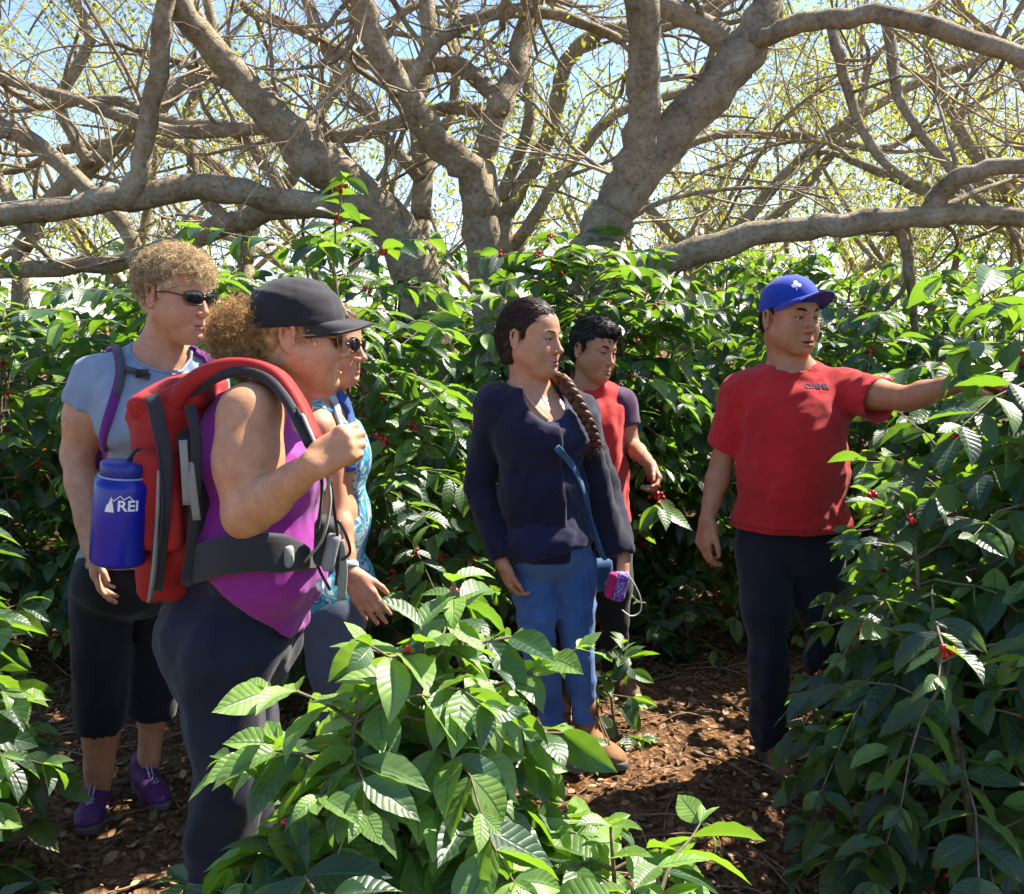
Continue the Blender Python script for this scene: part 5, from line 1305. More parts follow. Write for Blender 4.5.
tc_ = put(S, 'tank_top', patterned('teal_print', [(.03, .22, .32), (.30, .42, .46), (.02, .12, .26), (.04, .30, .38), (.38, .46, .48)], 15.), wc, .009)
S = Sculpt(); S.add(torso[3:4], .014); S.add(legs, .012); S.fn(below([0, 0, c_(0, 585)[2]], [0, 0, 1])); S.fn(below([0, 0, .06], [0, 0, -1])); S.fn(folds(.006, (.3, .2, 1), 30, 24))
put(S, 'jeans', cloth('grey_blue_denim', (.085, .105, .16), (.06, .075, .12)), wc, .01)
for n_, fw in ((aR, (1, -.1, 0)), (aL, (1, .1, 0))):
    n_ = np.array([n_[0], n_[1], .09]); S = Sculpt(); shoe(S, n_, fw, .25, .044); b_ = put(S, 'shoe', M_BOOT, wc, .009); sole(fw, n_, .25, .045).build('sole', M_SOLE, b_)
M_SANDY = hairmat('sandy_hair', (.16, .09, .045), (.42, .27, .15), 60)
ho = scalp('hair', H, M_SANDY, wc, .014, -.045, -.085, .050, amp=.005, freq=80, seed=5)
strands('strands', ho, 900, lambda p: H.R[:, 1] * .5 + np.array([0, 0, -1]), M_SANDY, 3, (.03, .07), .0010, .004, .4)
H.brows(wc, M_SANDY, .003)
sunglasses(wc, H, M_BLACKP, M_LENS, .027, .020, gold=1)
tb = bvh([bc]); rg = [wR + (eR - wR) * .10 + .027 * (math.cos(t) * unit(np.cross(eR - wR, (0, 1, 0))) + math.sin(t) * unit(np.cross(eR - wR, np.cross(eR - wR, (0, 1, 0))))) for t in np.linspace(0, 2 * PI, 25)]
MB().tube(rg, .009, 8, False, (unit(eR - wR), .25)).build('watch', plain('pale_blue_band', (.42, .55, .62), .4), wc)
pk = empty('daypack', c_(300, 470, .0), 'blue daypack on the back of the woman in the teal top, only its strap showing', 'backpack')
S = Sculpt(); S.box(c_(324, 470) - Rt[:, 1] * .19, [.12, .06, .18], Rt, .05); put(S, 'pack_body', cloth('blue_pack_cloth', (.02, .08, .25)), pk, .012)
tt = bvh([tc_, bc])
surf_strap('shoulder_strap', [(336, 396), (343, 402), (349, 420), (351, 445), (349, 470)], tt, .019, .009, cloth('navy_blue_strap', (.025, .09, .32), wr=.1), pk, off=.008)
surf_strap('shoulder_strap', [(331, 398), (335, 410), (338, 430), (339, 455)], tt, .012, .006, cloth('pale_grey_strap', (.40, .44, .47), wr=.1), pk, off=.010)

# ------------------------------------------------------------------ woman in the black cap
YB = 2.3
def b_(x, y, d=0.): return at(x, y, YB + d)
wb = person('person', [b_(225, 960)[0], YB, 0], 'woman in black cap and purple tank top, in profile, hand gripping her red pack strap')
H = Head(b_(298, 335), seen(87, 298, -2, 0), 1.03, True, jaw=1.05, nose=.95, lips=.85, plump=1.4)
Rt = seen(78, 250); Fw = Rt[:, 1]
neck = b_(280, 402, .03)
sR, eR, wR = b_(250, 415, -.14), b_(246, 515, -.22), b_(312, 466, -.30)
sL, eL, wL = b_(280, 415, .22), b_(280, 508, .36), b_(296, 462, .26)
torso = [('e', b_(253, 452, .03), np.array([.175, .135, .15]), Rt, None, .05, False), ('e', b_(284, 475, .02), np.array([.15, .090, .085]), Rt, None, .06, False), ('e', b_(250, 545, .03), np.array([.165, .150, .16]), Rt, None, .06, False), ('e', b_(278, 570, .02), np.array([.14, .085, .10]), Rt, None, .06, False),
         ('e', b_(228, 635, .03), np.array([.180, .160, .15]), Rt, None, .06, False), ('c', neck, sR, .052, .052, .05, False), ('c', neck, sL, .052, .052, .05, False)]
hR, kR, aR = b_(222, 660, -.07), b_(228, 795, -.06), b_(212, 935, -.05); hL, kL, aL = b_(238, 660, .12), b_(245, 795, .12), b_(240, 930, .14)
legs = leg(hR, kR, aR, 1.08, fw=Fw) + leg(hL, kL, aL, 1.08, fw=Fw)
armR, armL = fat_arm(sR, eR, wR, 1.0), fat_arm(sL, eL, wL, .95)
S = Sculpt(); H.sculpt(S, neck, .060); S.add(torso, -.004); S.add(armR); S.add(armL); S.add(legs, -.012)
hand(S, wR, unit(b_(338, 449, -.29) - wR), unit([.25, 1, -.1]), unit([-.45, .3, .9]), [(48, 72, 40), (55, 78, 44), (60, 80, 44), (62, 80, 44)], .98, .03, thumb=(.25, .45), fine=.003)
hand(S, wL, unit([.9, -.3, .3]), [.2, -1, -.1], [-.4, -.2, .9], [(50, 70, 40)] * 4, .95, .03, thumb=(.3, .4))
M_SKIN_SUN = skin('sunburnt_skin', (.56, .275, .145), (.52, .14, .09))
bb = put(S, 'body', M_SKIN_SUN, wb, .011, H); H.eyes(wb)
S = Sculpt(); S.add(torso[:2], .012); S.add(torso[2:5], .027); S.add(torso[5:], .010)
S.cone(neck + Fw * .05, neck + Fw * .07 + [0, 0, .2], .098, .11, .02, True)
for s_, e_ in ((sR, eR), (sL, eL)): d_ = unit(s_ - neck); S.cone(s_ + d_ * .035 + [0, 0, .05], s_ + d_ * .03 + (e_ - s_) * .42, .078, .082, .02, True)
S.fn(below(b_(290, 628), unit(-Fw * .95 + np.array([0, 0, -1]))))
S.fn(folds(.0075, Fw + np.array([0, 0, .35]), 36, 33, where=lambda x, y, z: .35 + .9 * np.clip((b_(0, 540)[2] - z) * 8, 0, 1))); S.fn(folds(.003, (.3, .2, 1), 70, 34))
tb_ = put(S, 'tank_top', cloth('purple_jersey', (.34, .022, .30), (.25, .014, .23), rough=.6, sheen=.2), wb, .009)
S = Sculpt(); S.add(torso[4:5], .018); S.add(torso[2:4], .011); S.add(legs, .014)
for k_, n_ in ((kR, aR), (kL, aL)): S.cone(k_, n_ + [0, 0, .02], .088, .075, .03)
S.fn(below(b_(235, 530), unit(Fw * .50 + np.array([0, 0, 1])))); S.fn(below([0, 0, .05], [0, 0, -1])); S.fn(folds(.008, (.3, .2, 1), 24, 36)); S.fn(folds(.005, Fw + np.array([0, 0, .3]), 45, 37, where=lambda x, y, z: .3 + .7 * (np.abs(z - .78) < .12)))
tr_ = put(S, 'trousers', cloth('dark_navy_nylon', (.013, .013, .034), (.008, .008, .022), rough=.7), wb, .01)
for n_, fw in ((aR, Fw), (aL, Fw)):
    n_ = np.array([n_[0], n_[1], .09]); S = Sculpt(); shoe(S, n_, fw, .25, .045); q_ = put(S, 'shoe', M_BOOT, wb, .009); sole(fw, n_, .25, .046).build('sole', M_SOLE, q_)
M_FRIZZ = hairmat('frizzy_blond_hair', (.26, .13, .04), (.90, .60, .26), 60, (1, 1, 1))
hb = scalp('hair', H, M_FRIZZ, wb, .006, -.03, -.07, .05, amp=.004, freq=90, seed=8)
S = Sculpt(); S.ell(H.P(0, -.122, -.006), [.062, .056, .066], H.R); S.ell(H.P(0, -.095, -.03), [.05, .05, .06], H.R, .03); S.fn(folds(.008, (0, 0, 1), 70, 9, .8)); S.fine(H.P(0, -.13, 0), .12, .005); put(S, 'bun', M_FRIZZ, hb, .006)
curls('curls', wb, H.P(0, -.120, -.008), np.array([.058, .056, .066]), 3000, M_FRIZZ, 7, (.018, .052), .0055, .00055, H.R, lambda d: d[1] < .55, parent=hb)
curls('loose_wisps', wb, H.P(-0.0, .028, -.004), np.array([.076, .03, .022]) * H.s, 90, M_FRIZZ, 8, (.012, .03), .005, .0008, H.R, lambda d: abs(d[0]) > .55, parent=hb)
cp_, mk = cap(wb, H, cloth('black_cap_cloth', (.020, .019, .024), (.013, .012, .016), rough=.8, wr=.3), plain('cap_brim_black', (.018, .017, .021), .8, nscale=200), 'cap', tilt=4, r=(.088, .111, .099), lift=.002, brim=.064, rise=-.006, curve=.030, wrinkle=.026)
sunglasses(wb, H, plain('gold_frame', (.35, .24, .10), .3, .6), M_LENS, .026, .019, wrap=.34, dz=-.006)
# ------------------------------------------------------------------ young woman in navy
YD = 3.35
def d_(x, y, d=0.): return at(x, y, YD + d)
wd = person('person', [d_(555, 775)[0], YD, 0], 'young woman with a braid, navy cardigan and blouse, blue jeans and brown boots')
H = Head(d_(532, 337), seen(60, 532, -3, 0), 1.03, True, jaw=1.02, nose=.98, lips=1.25, cheek=1.15, plump=.9)
Rt = seen(32, 545); Fw = Rt[:, 1]
neck = d_(530, 392, .03)
sR, eR, wR = d_(493, 405, -.02), d_(479, 487, .03), d_(502, 562, -.10)
sL, eL, wL = d_(580, 412, .10), d_(604, 488, .14), d_(624, 557, .0)
torso = [('e', d_(538, 432), np.array([.158, .112, .13]), Rt, None, .05, False), ('e', d_(555, 440, -.02), np.array([.135, .090, .075]), Rt, None, .05, False), ('e', d_(545, 490, .0), np.array([.150, .118, .15]), Rt, None, .05, False), ('e', d_(548, 545, .0), np.array([.152, .120, .12]), Rt, None, .05, False),
         ('c', neck, sR, .047, .048, .05, False), ('c', neck, sL, .047, .048, .05, False)]
hR, kR, aR = d_(532, 565), d_(540, 660, -.03), d_(560, 755, .02); hL, kL, aL = d_(573, 565, .03), d_(578, 655, .02), d_(588, 748, .02)
legs = leg(hR, kR, aR, .90) + leg(hL, kL, aL, .90)
M_SKIN_OLIVE = skin('olive_skin', (.50, .255, .145), (.42, .12, .09))
S = Sculpt(); H.sculpt(S, neck, .053); S.add(torso, -.004); S.add(arm(sR, eR, wR, .88)); S.add(arm(sL, eL, wL, .88)); S.add(legs, -.018)
hand(S, wR, unit(d_(514, 602, -.07) - wR), [.9, .3, 0], [.3, -1, 0], [(25, 35, 25), (28, 38, 26), (32, 40, 26), (36, 40, 26)], .9, .05, thumb=(.4, .25))
hand(S, wL, unit([.05, -.25, -1]), [-1, -.2, 0], [-.2, -1, .1], [(45, 60, 35), (48, 64, 35), (50, 66, 35), (52, 66, 35)], .9, .05, thumb=(.35, .4))
bd = put(S, 'body', M_SKIN_OLIVE, wd, .011, H); H.eyes(wd, 8)
M_HAIR_BROWN = hairmat('dark_brown_hair', (.010, .006, .004), (.085, .035, .018), 70, (1, 1, .3))
H.brows(wd, M_HAIR_BROWN, .0032); H.lashes(wd, M_HAIR_BROWN)
M_NAVY = cloth('navy_cotton', (.009, .009, .034), (.006, .006, .02)); M_BLOUSE = cloth('navy_blouse_cloth', (.012, .013, .055), (.008, .009, .036), rough=.8)
S = Sculpt(); S.add(torso, .012); S.ops.append(('e', d_(550, 540, -.01), np.array([.168, .135, .11]), Rt, None, .05, False))
S.ell(neck + Fw * .085 + [0, 0, -.02], [.075, .085, .085], Rt, .02, True); S.cone(neck + [0, 0, .0], neck + [0, 0, .2], .068, .08, .02, True)
S.fn(below(d_(550, 552), unit([.25, -.1, -1]))); S.fn(folds(.006, (.5, .2, .8), 38, 43)); S.fn(folds(.003, (1, .2, .3), 70, 44))
bl = put(S, 'blouse', M_BLOUSE, wd, .008)
# cardigan: loose, open at the front
S = Sculpt(); S.add(torso, .024); S.ops.append(('e', d_(554, 520, .03), np.array([.155, .130, .15]), Rt, None, .06, False))
for s_, e_, w_ in ((sR, eR, wR), (sL, eL, wL)): S.cone(s_, s_ + (e_ - s_) * .3, .066, .062, .03); S.cone(s_ + (e_ - s_) * .25, e_, .062, .060, .008); S.cone(e_, w_ + (w_ - e_) * .02, .060, .048, .008)
S.cone(d_(590, 420, .02), d_(612, 545, .0), .035, .05, .04)
for e_, w_ in ((eR, wR), (eL, wL)): S.cone(w_ - (w_ - e_) * .06, w_ + (w_ - e_) * .4, .036, .04, .004, True); S.fn(sleeve_cut(w_ + (w_ - e_) * .0, w_ - e_, .09, .8))
cx = d_(566, 470, .0)
S.box(cx + Fw * .14, [.062, .155, .5], frame(math.degrees(math.atan2(Fw[0], -Fw[1])), 0, -5), .02, .02, True)
S.cone(neck + [0, 0, -.01], neck + Fw * .03 + [0, 0, .2], .078, .095, .02, True); S.ell(neck + Fw * .10 + [0, 0, -.03], [.072, .11, .075], Rt, .02, True)
S.fn(below([0, 0, d_(545, 556)[2]], [0, 0, -1])); S.fn(folds(.0065, (.2, .1, 1), 30, 46)); S.fn(folds(.003, (1, .3, .5), 55, 47))
cd = put(S, 'cardigan', M_NAVY, wd, .008)
S = Sculpt(); S.add(torso[3:4], .008); S.add([(*t[:5], .010, False) for t in legs], .007); S.fn(below([0, 0, d_(545, 525)[2]], [0, 0, 1])); S.fn(below([0, 0, .112], [0, 0, -1]))
S.fn(folds(.0055, (1, .3, .4), 50, 48, where=lambda x, y, z: .3 + 1.2 * np.exp(-((z - .5) / .07) ** 2) + 1.2 * np.exp(-((z - .2) / .06) ** 2) + np.exp(-((z - .82) / .06) ** 2)))
jn = put(S, 'jeans', cloth('blue_denim', (.085, .19, .44), (.025, .085, .28), weave=1400, scale=7), wd, .009)
for side, pix in (('out', [(517, 560), (521, 600), (527, 650), (536, 700)]), ('in', [(583, 545), (588, 600), (590, 650), (592, 700)])): P, Nn = hits(catmull(np.array([(x, y, 0) for x, y in pix], float), 24)[:, :2], bvh([jn]), .0005); MB().tube(P, .0010, 4).build('seam', plain('pale_thread', (.16, .22, .36), .9), jn)
M_BROWNLACE = plain('brown_lace', (.13, .07, .035), .9)
M_SUEDE = plain('brown_suede', (.24, .115, .05), .9, nscale=50, var=.3, bump=.3)
for n_, fw in ((aR, (.35, -1, 0)), (aL, (.75, -1, 0))):
    n_ = np.array([n_[0], n_[1], .095]); S = Sculpt(); shoe(S, n_, fw, .25, .046, hi=.06); q_ = put(S, 'boot', M_SUEDE, wd, .008); sole(fw, n_, .26, .048).build('sole', M_SOLE, q_); laces(n_, fw, q_, 4).data.materials[0] = M_BROWNLACE
# hair drawn back, braid over the far shoulder
def bunx(S): S.ell(H.P(0, -.085, -.010), [.052, .045, .060], H.R, .03); S.ell(H.P(.02, -.055, -.06), [.045, .04, .05], H.R, .03)
hr = scalp('hair', H, M_HAIR_BROWN, wd, .010, -.012, -.085, .046, bunx, 4, .0022, 120)
strands('strands', hr, 1500, lambda p: -H.R[:, 1] * 1. + np.array([0, 0, -.45]), M_HAIR_BROWN, 4, (.04, .09), .0009, .003, .12)
mb = MB(); path = catmull([H.P(-.03, -.07, -.07), d_(553, 378, .07), d_(563, 382, .0), d_(572, 394, -.04), d_(583, 412, -.06), d_(592, 430, -.07), d_(597, 446, -.07)], 60)
T = np.gradient(path, axis=0); T /= np.linalg.norm(T, axis=1)[:, None]
for k in range(3):
    t = np.linspace(0, 1, 60); ph = t * 2 * PI * 5 + k * 2 * PI / 3; A = np.cross(T, (0, 1, 0.2)); A /= np.linalg.norm(A, axis=1)[:, None]; B = np.cross(T, A)
    mb.tube(path + A * (np.sin(ph) * .016 * (1 - .4 * t))[:, None] + B * (np.sin(2 * ph) * .008)[:, None], .0155 * (1 - .5 * t ** 2), 8, a=.08 * k)
br = mb.build('braid', hairmat('braid_hair', (.02, .008, .004), (.20, .075, .03), 60, (1, 1, .4)), hr)
curls('braid_tail', wd, path[-1], np.array([.012, .012, .02]), 60, br.data.materials[0], 3, (.02, .045), .003, .0010, None, lambda d: d[2] < .2, parent=br)
tb = bvh([bl, bd, cd])
P, Nn = hits(catmull(np.array([(519, 384, 0), (528, 398, 0), (539, 412, 0), (548, 420, 0)], float), 14)[:, :2], bvh([bd, bl]), .003)
MB().tube(P, .006, 8, True, (np.array([unit(np.cross(a, b)) for a, b in zip(np.gradient(P, axis=0), Nn)]), .3)).build('blouse_strap', plain('beige_strap', (.50, .30, .20), .8), wd)
P, Nn = hits(catmull(np.array([(536, 385, 0), (543, 398, 0), (547, 405, 0), (551, 396, 0), (552, 386, 0)], float), 20)[:, :2], bvh([bd]), .002)
MB().tube(P, .0011, 5).build('necklace', plain('silver_chain', (.5, .5, .5), .3, .9), wd)
P, Nn = hits([(553, 428), (553, 444), (554, 460), (554, 476), (555, 492)], bvh([bl]), .002)
for p, n_ in zip(P, Nn): MB().add(ICO1[0] * np.array([.0045, .0045, .0045]) + p, t=ICO1[1]).build('button', M_BLACKP, bl)
# sling bag strap and the pouch she holds
sb = empty('shoulder_bag', d_(592, 540, .12), 'blue shoulder bag slung across the young woman in navy, behind her hip', 'bag')
surf_strap('shoulder_strap', [(556, 447), (569, 462), (580, 486), (590, 513), (600, 545), (606, 562)], tb, .012, .004, cloth('blue_webbing', (.045, .13, .27), wr=.1), sb, off=.008)
S = Sculpt(); S.box(d_(598, 575, .17), [.055, .03, .06], Rt, .02); put(S, 'bag_body', cloth('blue_bag_cloth', (.03, .08, .2)), sb, .009)
po = empty('pouch', d_(620, 592, -.05), 'small pink and violet pouch with a white loop held by the young woman', 'pouch')
c0 = d_(619, 586, -.06); Rp = seen(10, 620, 0, 12)
S = Sculpt(); S.box(c0, [.032, .022, .052], Rp, .018, .01); S.fn(folds(.004, (.2, 0, 1), 60, 5)); S.fine(c0, .08, .005); pb = put(S, 'pouch_body', patterned('violet_print', [(.08, .03, .35), (.25, .06, .45), (.5, .45, .65), (.06, .05, .3), (.18, .03, .3)], 60.), po, .006)
S = Sculpt(); S.box(c0 + Rp @ np.array([.028, .004, .0]), [.016, .022, .046], Rp, .014, .01); S.fine(c0, .08, .005); put(S, 'pink_side', cloth('pink_cloth', (.55, .02, .16)), po, .006)
MB().tube(catmull([d_(626, 572, -.07), d_(635, 585, -.07), d_(641, 600, -.065), d_(640, 612, -.06), d_(631, 616, -.06), d_(622, 610, -.062)], 24), .0022, 6).build('cord_loop', plain('white_cord', (.7, .68, .66), .8), po)

# ------------------------------------------------------------------ boy
YE = 4.0
def e_(x, y, d=0.): return at(x, y, YE + d)
boy = person('person', [e_(603, 700)[0], YE, 0], 'boy with short black hair in red shirt with purple sleeves, standing behind the young woman')
H = Head(e_(594, 350), seen(48, 594, -8, 5), .97, False, jaw=.95, nose=.95, lips=1.1, cheek=1.1, plump=.4)
Rt = seen(25, 600); neck = e_(588, 388, .02)
sR, eR, wR = e_(562, 405, .03), e_(555, 465, .05), e_(565, 520, -.02); sL, eL, wL = e_(620, 404, .05), e_(632, 446, .02), e_(650, 464, -.16)
torso = [('e', e_(592, 425), np.array([.14, .10, .12]), Rt, None, .05, False), ('e', e_(592, 475), np.array([.135, .10, .13]), Rt, None, .05, False), ('e', e_(594, 525), np.array([.14, .10, .10]), Rt, None, .05, False), ('c', neck, sR, .042, .042, .05, False), ('c', neck, sL, .042, .042, .05, False)]
hR, kR, aR = e_(580, 540), e_(580, 620, -.02), e_(582, 684); hL, kL, aL = e_(612, 540), e_(614, 620, -.02), e_(616, 682)
legs = leg(hR, kR, aR, .85) + leg(hL, kL, aL, .85)
S = Sculpt(); H.sculpt(S, neck, .047); S.add(torso, -.004); S.add(arm(sR, eR, wR, .82)); S.add(arm(sL, eL, wL, .86)); S.add(legs, -.01)
hand(S, wL, unit(e_(656, 478, -.20) - wL), [-.5, .3, -.8], [.3, -1, .2], [(35, 45, 25), (40, 50, 28), (46, 52, 28), (50, 54, 28)], .9, .05, thumb=(.45, .4))
hand(S, wR, [0, -.1, -1], [1, .2, 0], [.3, -1, 0], [(20, 30, 20)] * 4, .88, .05)
be = put(S, 'body', skin('brown_skin', (.45, .215, .115), (.38, .10, .08)), boy, .011, H); H.eyes(boy, 5); H.brows(boy, M_HAIR_BLACK, .0040); H.lashes(boy, M_HAIR_BLACK)
def quiff(S): S.ell(H.P(0, .045, .085), [.062, .050, .036], H.R, .03); S.ell(H.P(0, -.01, .10), [.062, .08, .036], H.R, .03)
ho = scalp('hair', H, M_HAIR_BLACK, boy, .012, -.012, -.06, .050, quiff, 6, .005, 110)
strands('strands', ho, 1200, lambda p: H.R[:, 1] * .8 + (H.R[:, 2] * .5 if (p - H.c) @ H.R[:, 2] > .06 else -H.R[:, 2]), M_HAIR_BLACK, 5, (.02, .05), .0009, .005, .5)
S = Sculpt(); S.add(torso, .016); S.cone(e_(592, 450), e_(594, 520), .13, .145, .05)
for s_ in (sR, sL): S.cone(neck + (s_ - neck) * .5, s_, .052, .052, .03)
S.cone(neck + [0, -.01, .002], neck + [0, -.015, .15], .055, .065, .012, True); S.fn(below([0, 0, e_(590, 522)[2]], [0, 0, -1])); S.fn(folds(.006, (.3, 0, 1), 36, 53)); S.fn(folds(.003, (1, 0, .3), 60, 54))
sh = put(S, 'shirt', cloth('red_jersey', (.60, .030, .022), (.45, .02, .02)), boy, .008)
S = Sculpt()
for s_, n_ in ((sR, eR), (sL, eL)):
    q_ = s_ + (n_ - s_) * .62; S.cone(neck + (s_ - neck) * .62 + [0, 0, .004], s_, .056, .066, .02); S.cone(s_, q_, .066, .066, .03)
S2 = [(s_ + (n_ - s_) * .56, n_ - s_) for s_, n_ in ((sR, eR), (sL, eL))]
S.fn(folds(.005, (.3, 0, 1), 40, 55))
for q_, dd in S2: S.fn(sleeve_cut(q_, dd, .10))
put(S, 'sleeves', cloth('purple_jersey_sleeve', (.085, .032, .085)), sh, .008)
S = Sculpt(); S.add(torso[2:3], .014); S.add(legs, .016); S.fn(below([0, 0, e_(590, 512)[2]], [0, 0, 1])); S.fn(below([0, 0, .05], [0, 0, -1])); S.fn(folds(.006, (.3, .2, 1), 30, 56)); put(S, 'trousers', cloth('black_trouser_cloth', (.018, .016, .020), (.010, .010, .012)), boy, .01)
for n_, fw in ((aR, (.2, -1, 0)), (aL, (.4, -1, 0))):
    n_ = np.array([n_[0], n_[1], .09]); S = Sculpt(); shoe(S, n_, fw, .24, .043); q_ = put(S, 'shoe', M_BOOT, boy, .009); sole(fw, n_, .25, .044).build('sole', M_SOLE, q_)
# sprig of cherries he holds
sg = empty('coffee_sprig', e_(657, 486, -.2), 'sprig of ripe red coffee cherries held in the hand of the boy', 'sprig')
mb = MB(); P = catmull([e_(653, 470, -.19), e_(656, 482, -.21), e_(658, 497, -.21), e_(664, 512, -.20)], 12); mb.tube(P, .0022, 6); mb.build('twig', M_STEM, sg)
r = np.random.default_rng(3); cb = MB()
for i in range(26):
    p = P[r.integers(2, 9)] + r.normal(0, .012, 3); cb.add(ICO2[0] * np.array([.0072, .0072, .0085]) * r.uniform(.85, 1.15) + p, t=ICO2[1], a=r.uniform(.2, 1))
cb.build('berries', M_CHERRY, sg)
n = 7; scatter_leaves('leaves', np.array([P[-1 - i % 4] for i in range(n)]), [unit([math.cos(i * 2.4), -.3 + .5 * math.sin(i * 2.4), -.55]) for i in range(n)], [[.2 * math.sin(i), -.6, .8] for i in range(n)], np.full(n, .13), np.linspace(.6, 1., n), T_MID, M_COFFEE, sg, 2)
# ------------------------------------------------------------------ red rucksack of the woman in the black cap
Rt = seen(78, 250); Fw = Rt[:, 1]; Rg = Rt[:, 0]           # her forward and her right (towards the camera)
bp_ = empty('rucksack', b_(175, 480, .05), 'large red and black rucksack worn by the woman in the black cap', 'backpack')
M_RED = cloth('red_pack_nylon', (.42, .022, .018), (.32, .015, .014), rough=.65, sheen=.05); M_DARK = cloth('charcoal_pack_nylon', (.030, .028, .034), rough=.7); M_WEB = cloth('grey_webbing', (.30, .29, .26), wr=.1)
Y0 = .02
def tilt_frame(p): return frame(math.degrees(math.atan2(Fw[0], -Fw[1])), p)
S = Sculpt(); Rb = tilt_frame(6)
S.box(b_(181, 478, Y0), [.150, .075, .215], Rb, .06, .02); S.ell(b_(186, 405, Y0), [.15, .085, .075], Rb, .05); S.box(b_(172, 555, Y0), [.13, .070, .10], Rb, .05, .04)
S.fn(folds(.007, (.2, .2, 1), 26, 61)); S.fn(folds(.004, (1, .2, .2), 45, 62)); S.fine(b_(180, 478, Y0), .3, .009); body_ = put(S, 'pack_body', M_RED, bp_, .009)
S = Sculpt(); S.box(b_(196, 492, Y0) + Fw * .035, [.155, .030, .17], Rb, .028, .02); S.fn(folds(.004, (.2, .2, 1), 30, 63)); put(S, 'back_panel', M_DARK, bp_, .009)
S = Sculpt(); S.box(b_(160, 500, -.13), [.035, .050, .115], tilt_frame(2), .025, .02); S.fn(folds(.004, (.2, .2, 1), 40, 64)); put(S, 'side_pocket', M_RED, bp_, .008)
S = Sculpt(); S.box(b_(182, 398, Y0), [.148, .088, .036], tilt_frame(14), .03, .01); S.fn(folds(.006, (0, 1, 0), 40, 65)); put(S, 'lid', M_RED, bp_, .008)
mb = MB()
for pix, w_ in (([(152, 395, -.14), (160, 430, -.165), (166, 465, -.17), (162, 520, -.17), (156, 590, -.14)], .016), ([(190, 405, -.14), (196, 440, -.165), (194, 520, -.165), (186, 585, -.13)], .012)): P = catmull(np.array([b_(*p) for p in pix]), 16); mb.tube(P, w_, 10, True, (Fw, .28))
mb.build('dark_edging', M_DARK, bp_)
# shoulder harness: wide padded red strap with a black lining
def harness(nm, pix, w, th, mat, par, n=34):
    P = catmull(np.array([b_(x, y, d) for x, y, d in pix]), n); w = np.interp(np.linspace(0, 1, n), np.linspace(0, 1, np.size(w)), np.atleast_1d(w)); T = np.gradient(P, axis=0)
    W = np.array([unit(np.cross(t, np.cross(Rg, t))) for t in T]); mb = MB(); mb.tube(P, w, 14, True, (W, th / w.mean())); return mb.build(nm, mat, par)
h1 = harness('shoulder_strap', [(172, 418, -.06), (190, 386, -.09), (218, 368, -.105), (248, 364, -.11), (276, 374, -.13), (296, 398, -.17), (309, 424, -.215), (318, 446, -.25)], (.055, .045, .034, .030, .028), .016, M_RED, bp_)
harness('strap_lining', [(186, 404, -.075), (202, 386, -.10), (224, 374, -.118), (250, 371, -.125), (273, 381, -.145), (291, 403, -.185), (304, 428, -.228), (314, 448, -.26)], .030, .012, M_DARK, h1)
harness('shoulder_strap', [(200, 390, .20), (240, 366, .21), (275, 376, .20), (300, 420, .12), (312, 470, .08), (300, 520, .12)], .03, .014, M_DARK, bp_)
harness('webbing', [(303, 415, -.25), (313, 438, -.275), (322, 456, -.285), (328, 480, -.26), (330, 505, -.23), (322, 540, -.19), (306, 560, -.16)], .010, .003, M_WEB, h1)
harness('webbing', [(297, 408, -.24), (309, 436, -.27), (318, 458, -.283), (322, 490, -.25), (318, 530, -.2)], .008, .003, cloth('black_webbing', (.02, .02, .022), wr=.1), h1)
# side compression straps and frame bars
mb = MB()
for pix in ([(190, 462, -.17), (193, 490, -.175), (197, 520, -.17)], [(183, 440, -.17), (185, 470, -.175), (187, 505, -.17)]): P = catmull(np.array([b_(*p) for p in pix]), 10); mb.tube(P, .009, 10, True, (Fw, .2))
mb.build('compression_strap', M_WEB, bp_)
harness('compression_strap', [(160, 470, -.165), (158, 520, -.17), (154, 570, -.16), (150, 600, -.14)], .012, .004, M_WEB, bp_)
# zips, seams and a buckle
mb = MB()
for pix in ([(158, 445, -.172), (163, 500, -.178), (160, 545, -.175)],): mb.tube(catmull(np.array([b_(*p) for p in pix]), 14), .0035, 6)
mb.build('zip', M_DARK, bp_)
P = catmull([cb0 for cb0 in (b_(128, 462, -.13), b_(140, 448, -.12), b_(152, 446, -.10), b_(160, 452, -.09))], 12); MB().tube(P, .006, 8, True, (Fw, .3)).build('bottle_loop', M_DARK, bp_)
# hip belt
P = catmull(np.array([b_(190, 566, -.10), b_(222, 556, -.215), b_(262, 552, -.235), b_(296, 556, -.17), b_(318, 562, -.05)]), 26); T = np.gradient(P, axis=0)
mb = MB(); mb.tube(P, .042 * np.concatenate([np.ones(16), np.linspace(1, .35, 10)]), 14, True, (np.array([0, 0, 1.]), .3)); hb_ = mb.build('hip_belt', M_DARK, bp_)
S = Sculpt(); S.box(b_(289, 556, -.205), [.020, .010, .024], Rt, .009); S.fine(b_(289, 556, -.2), .06, .005); put(S, 'belt_pad', M_WEB, hb_, .006)
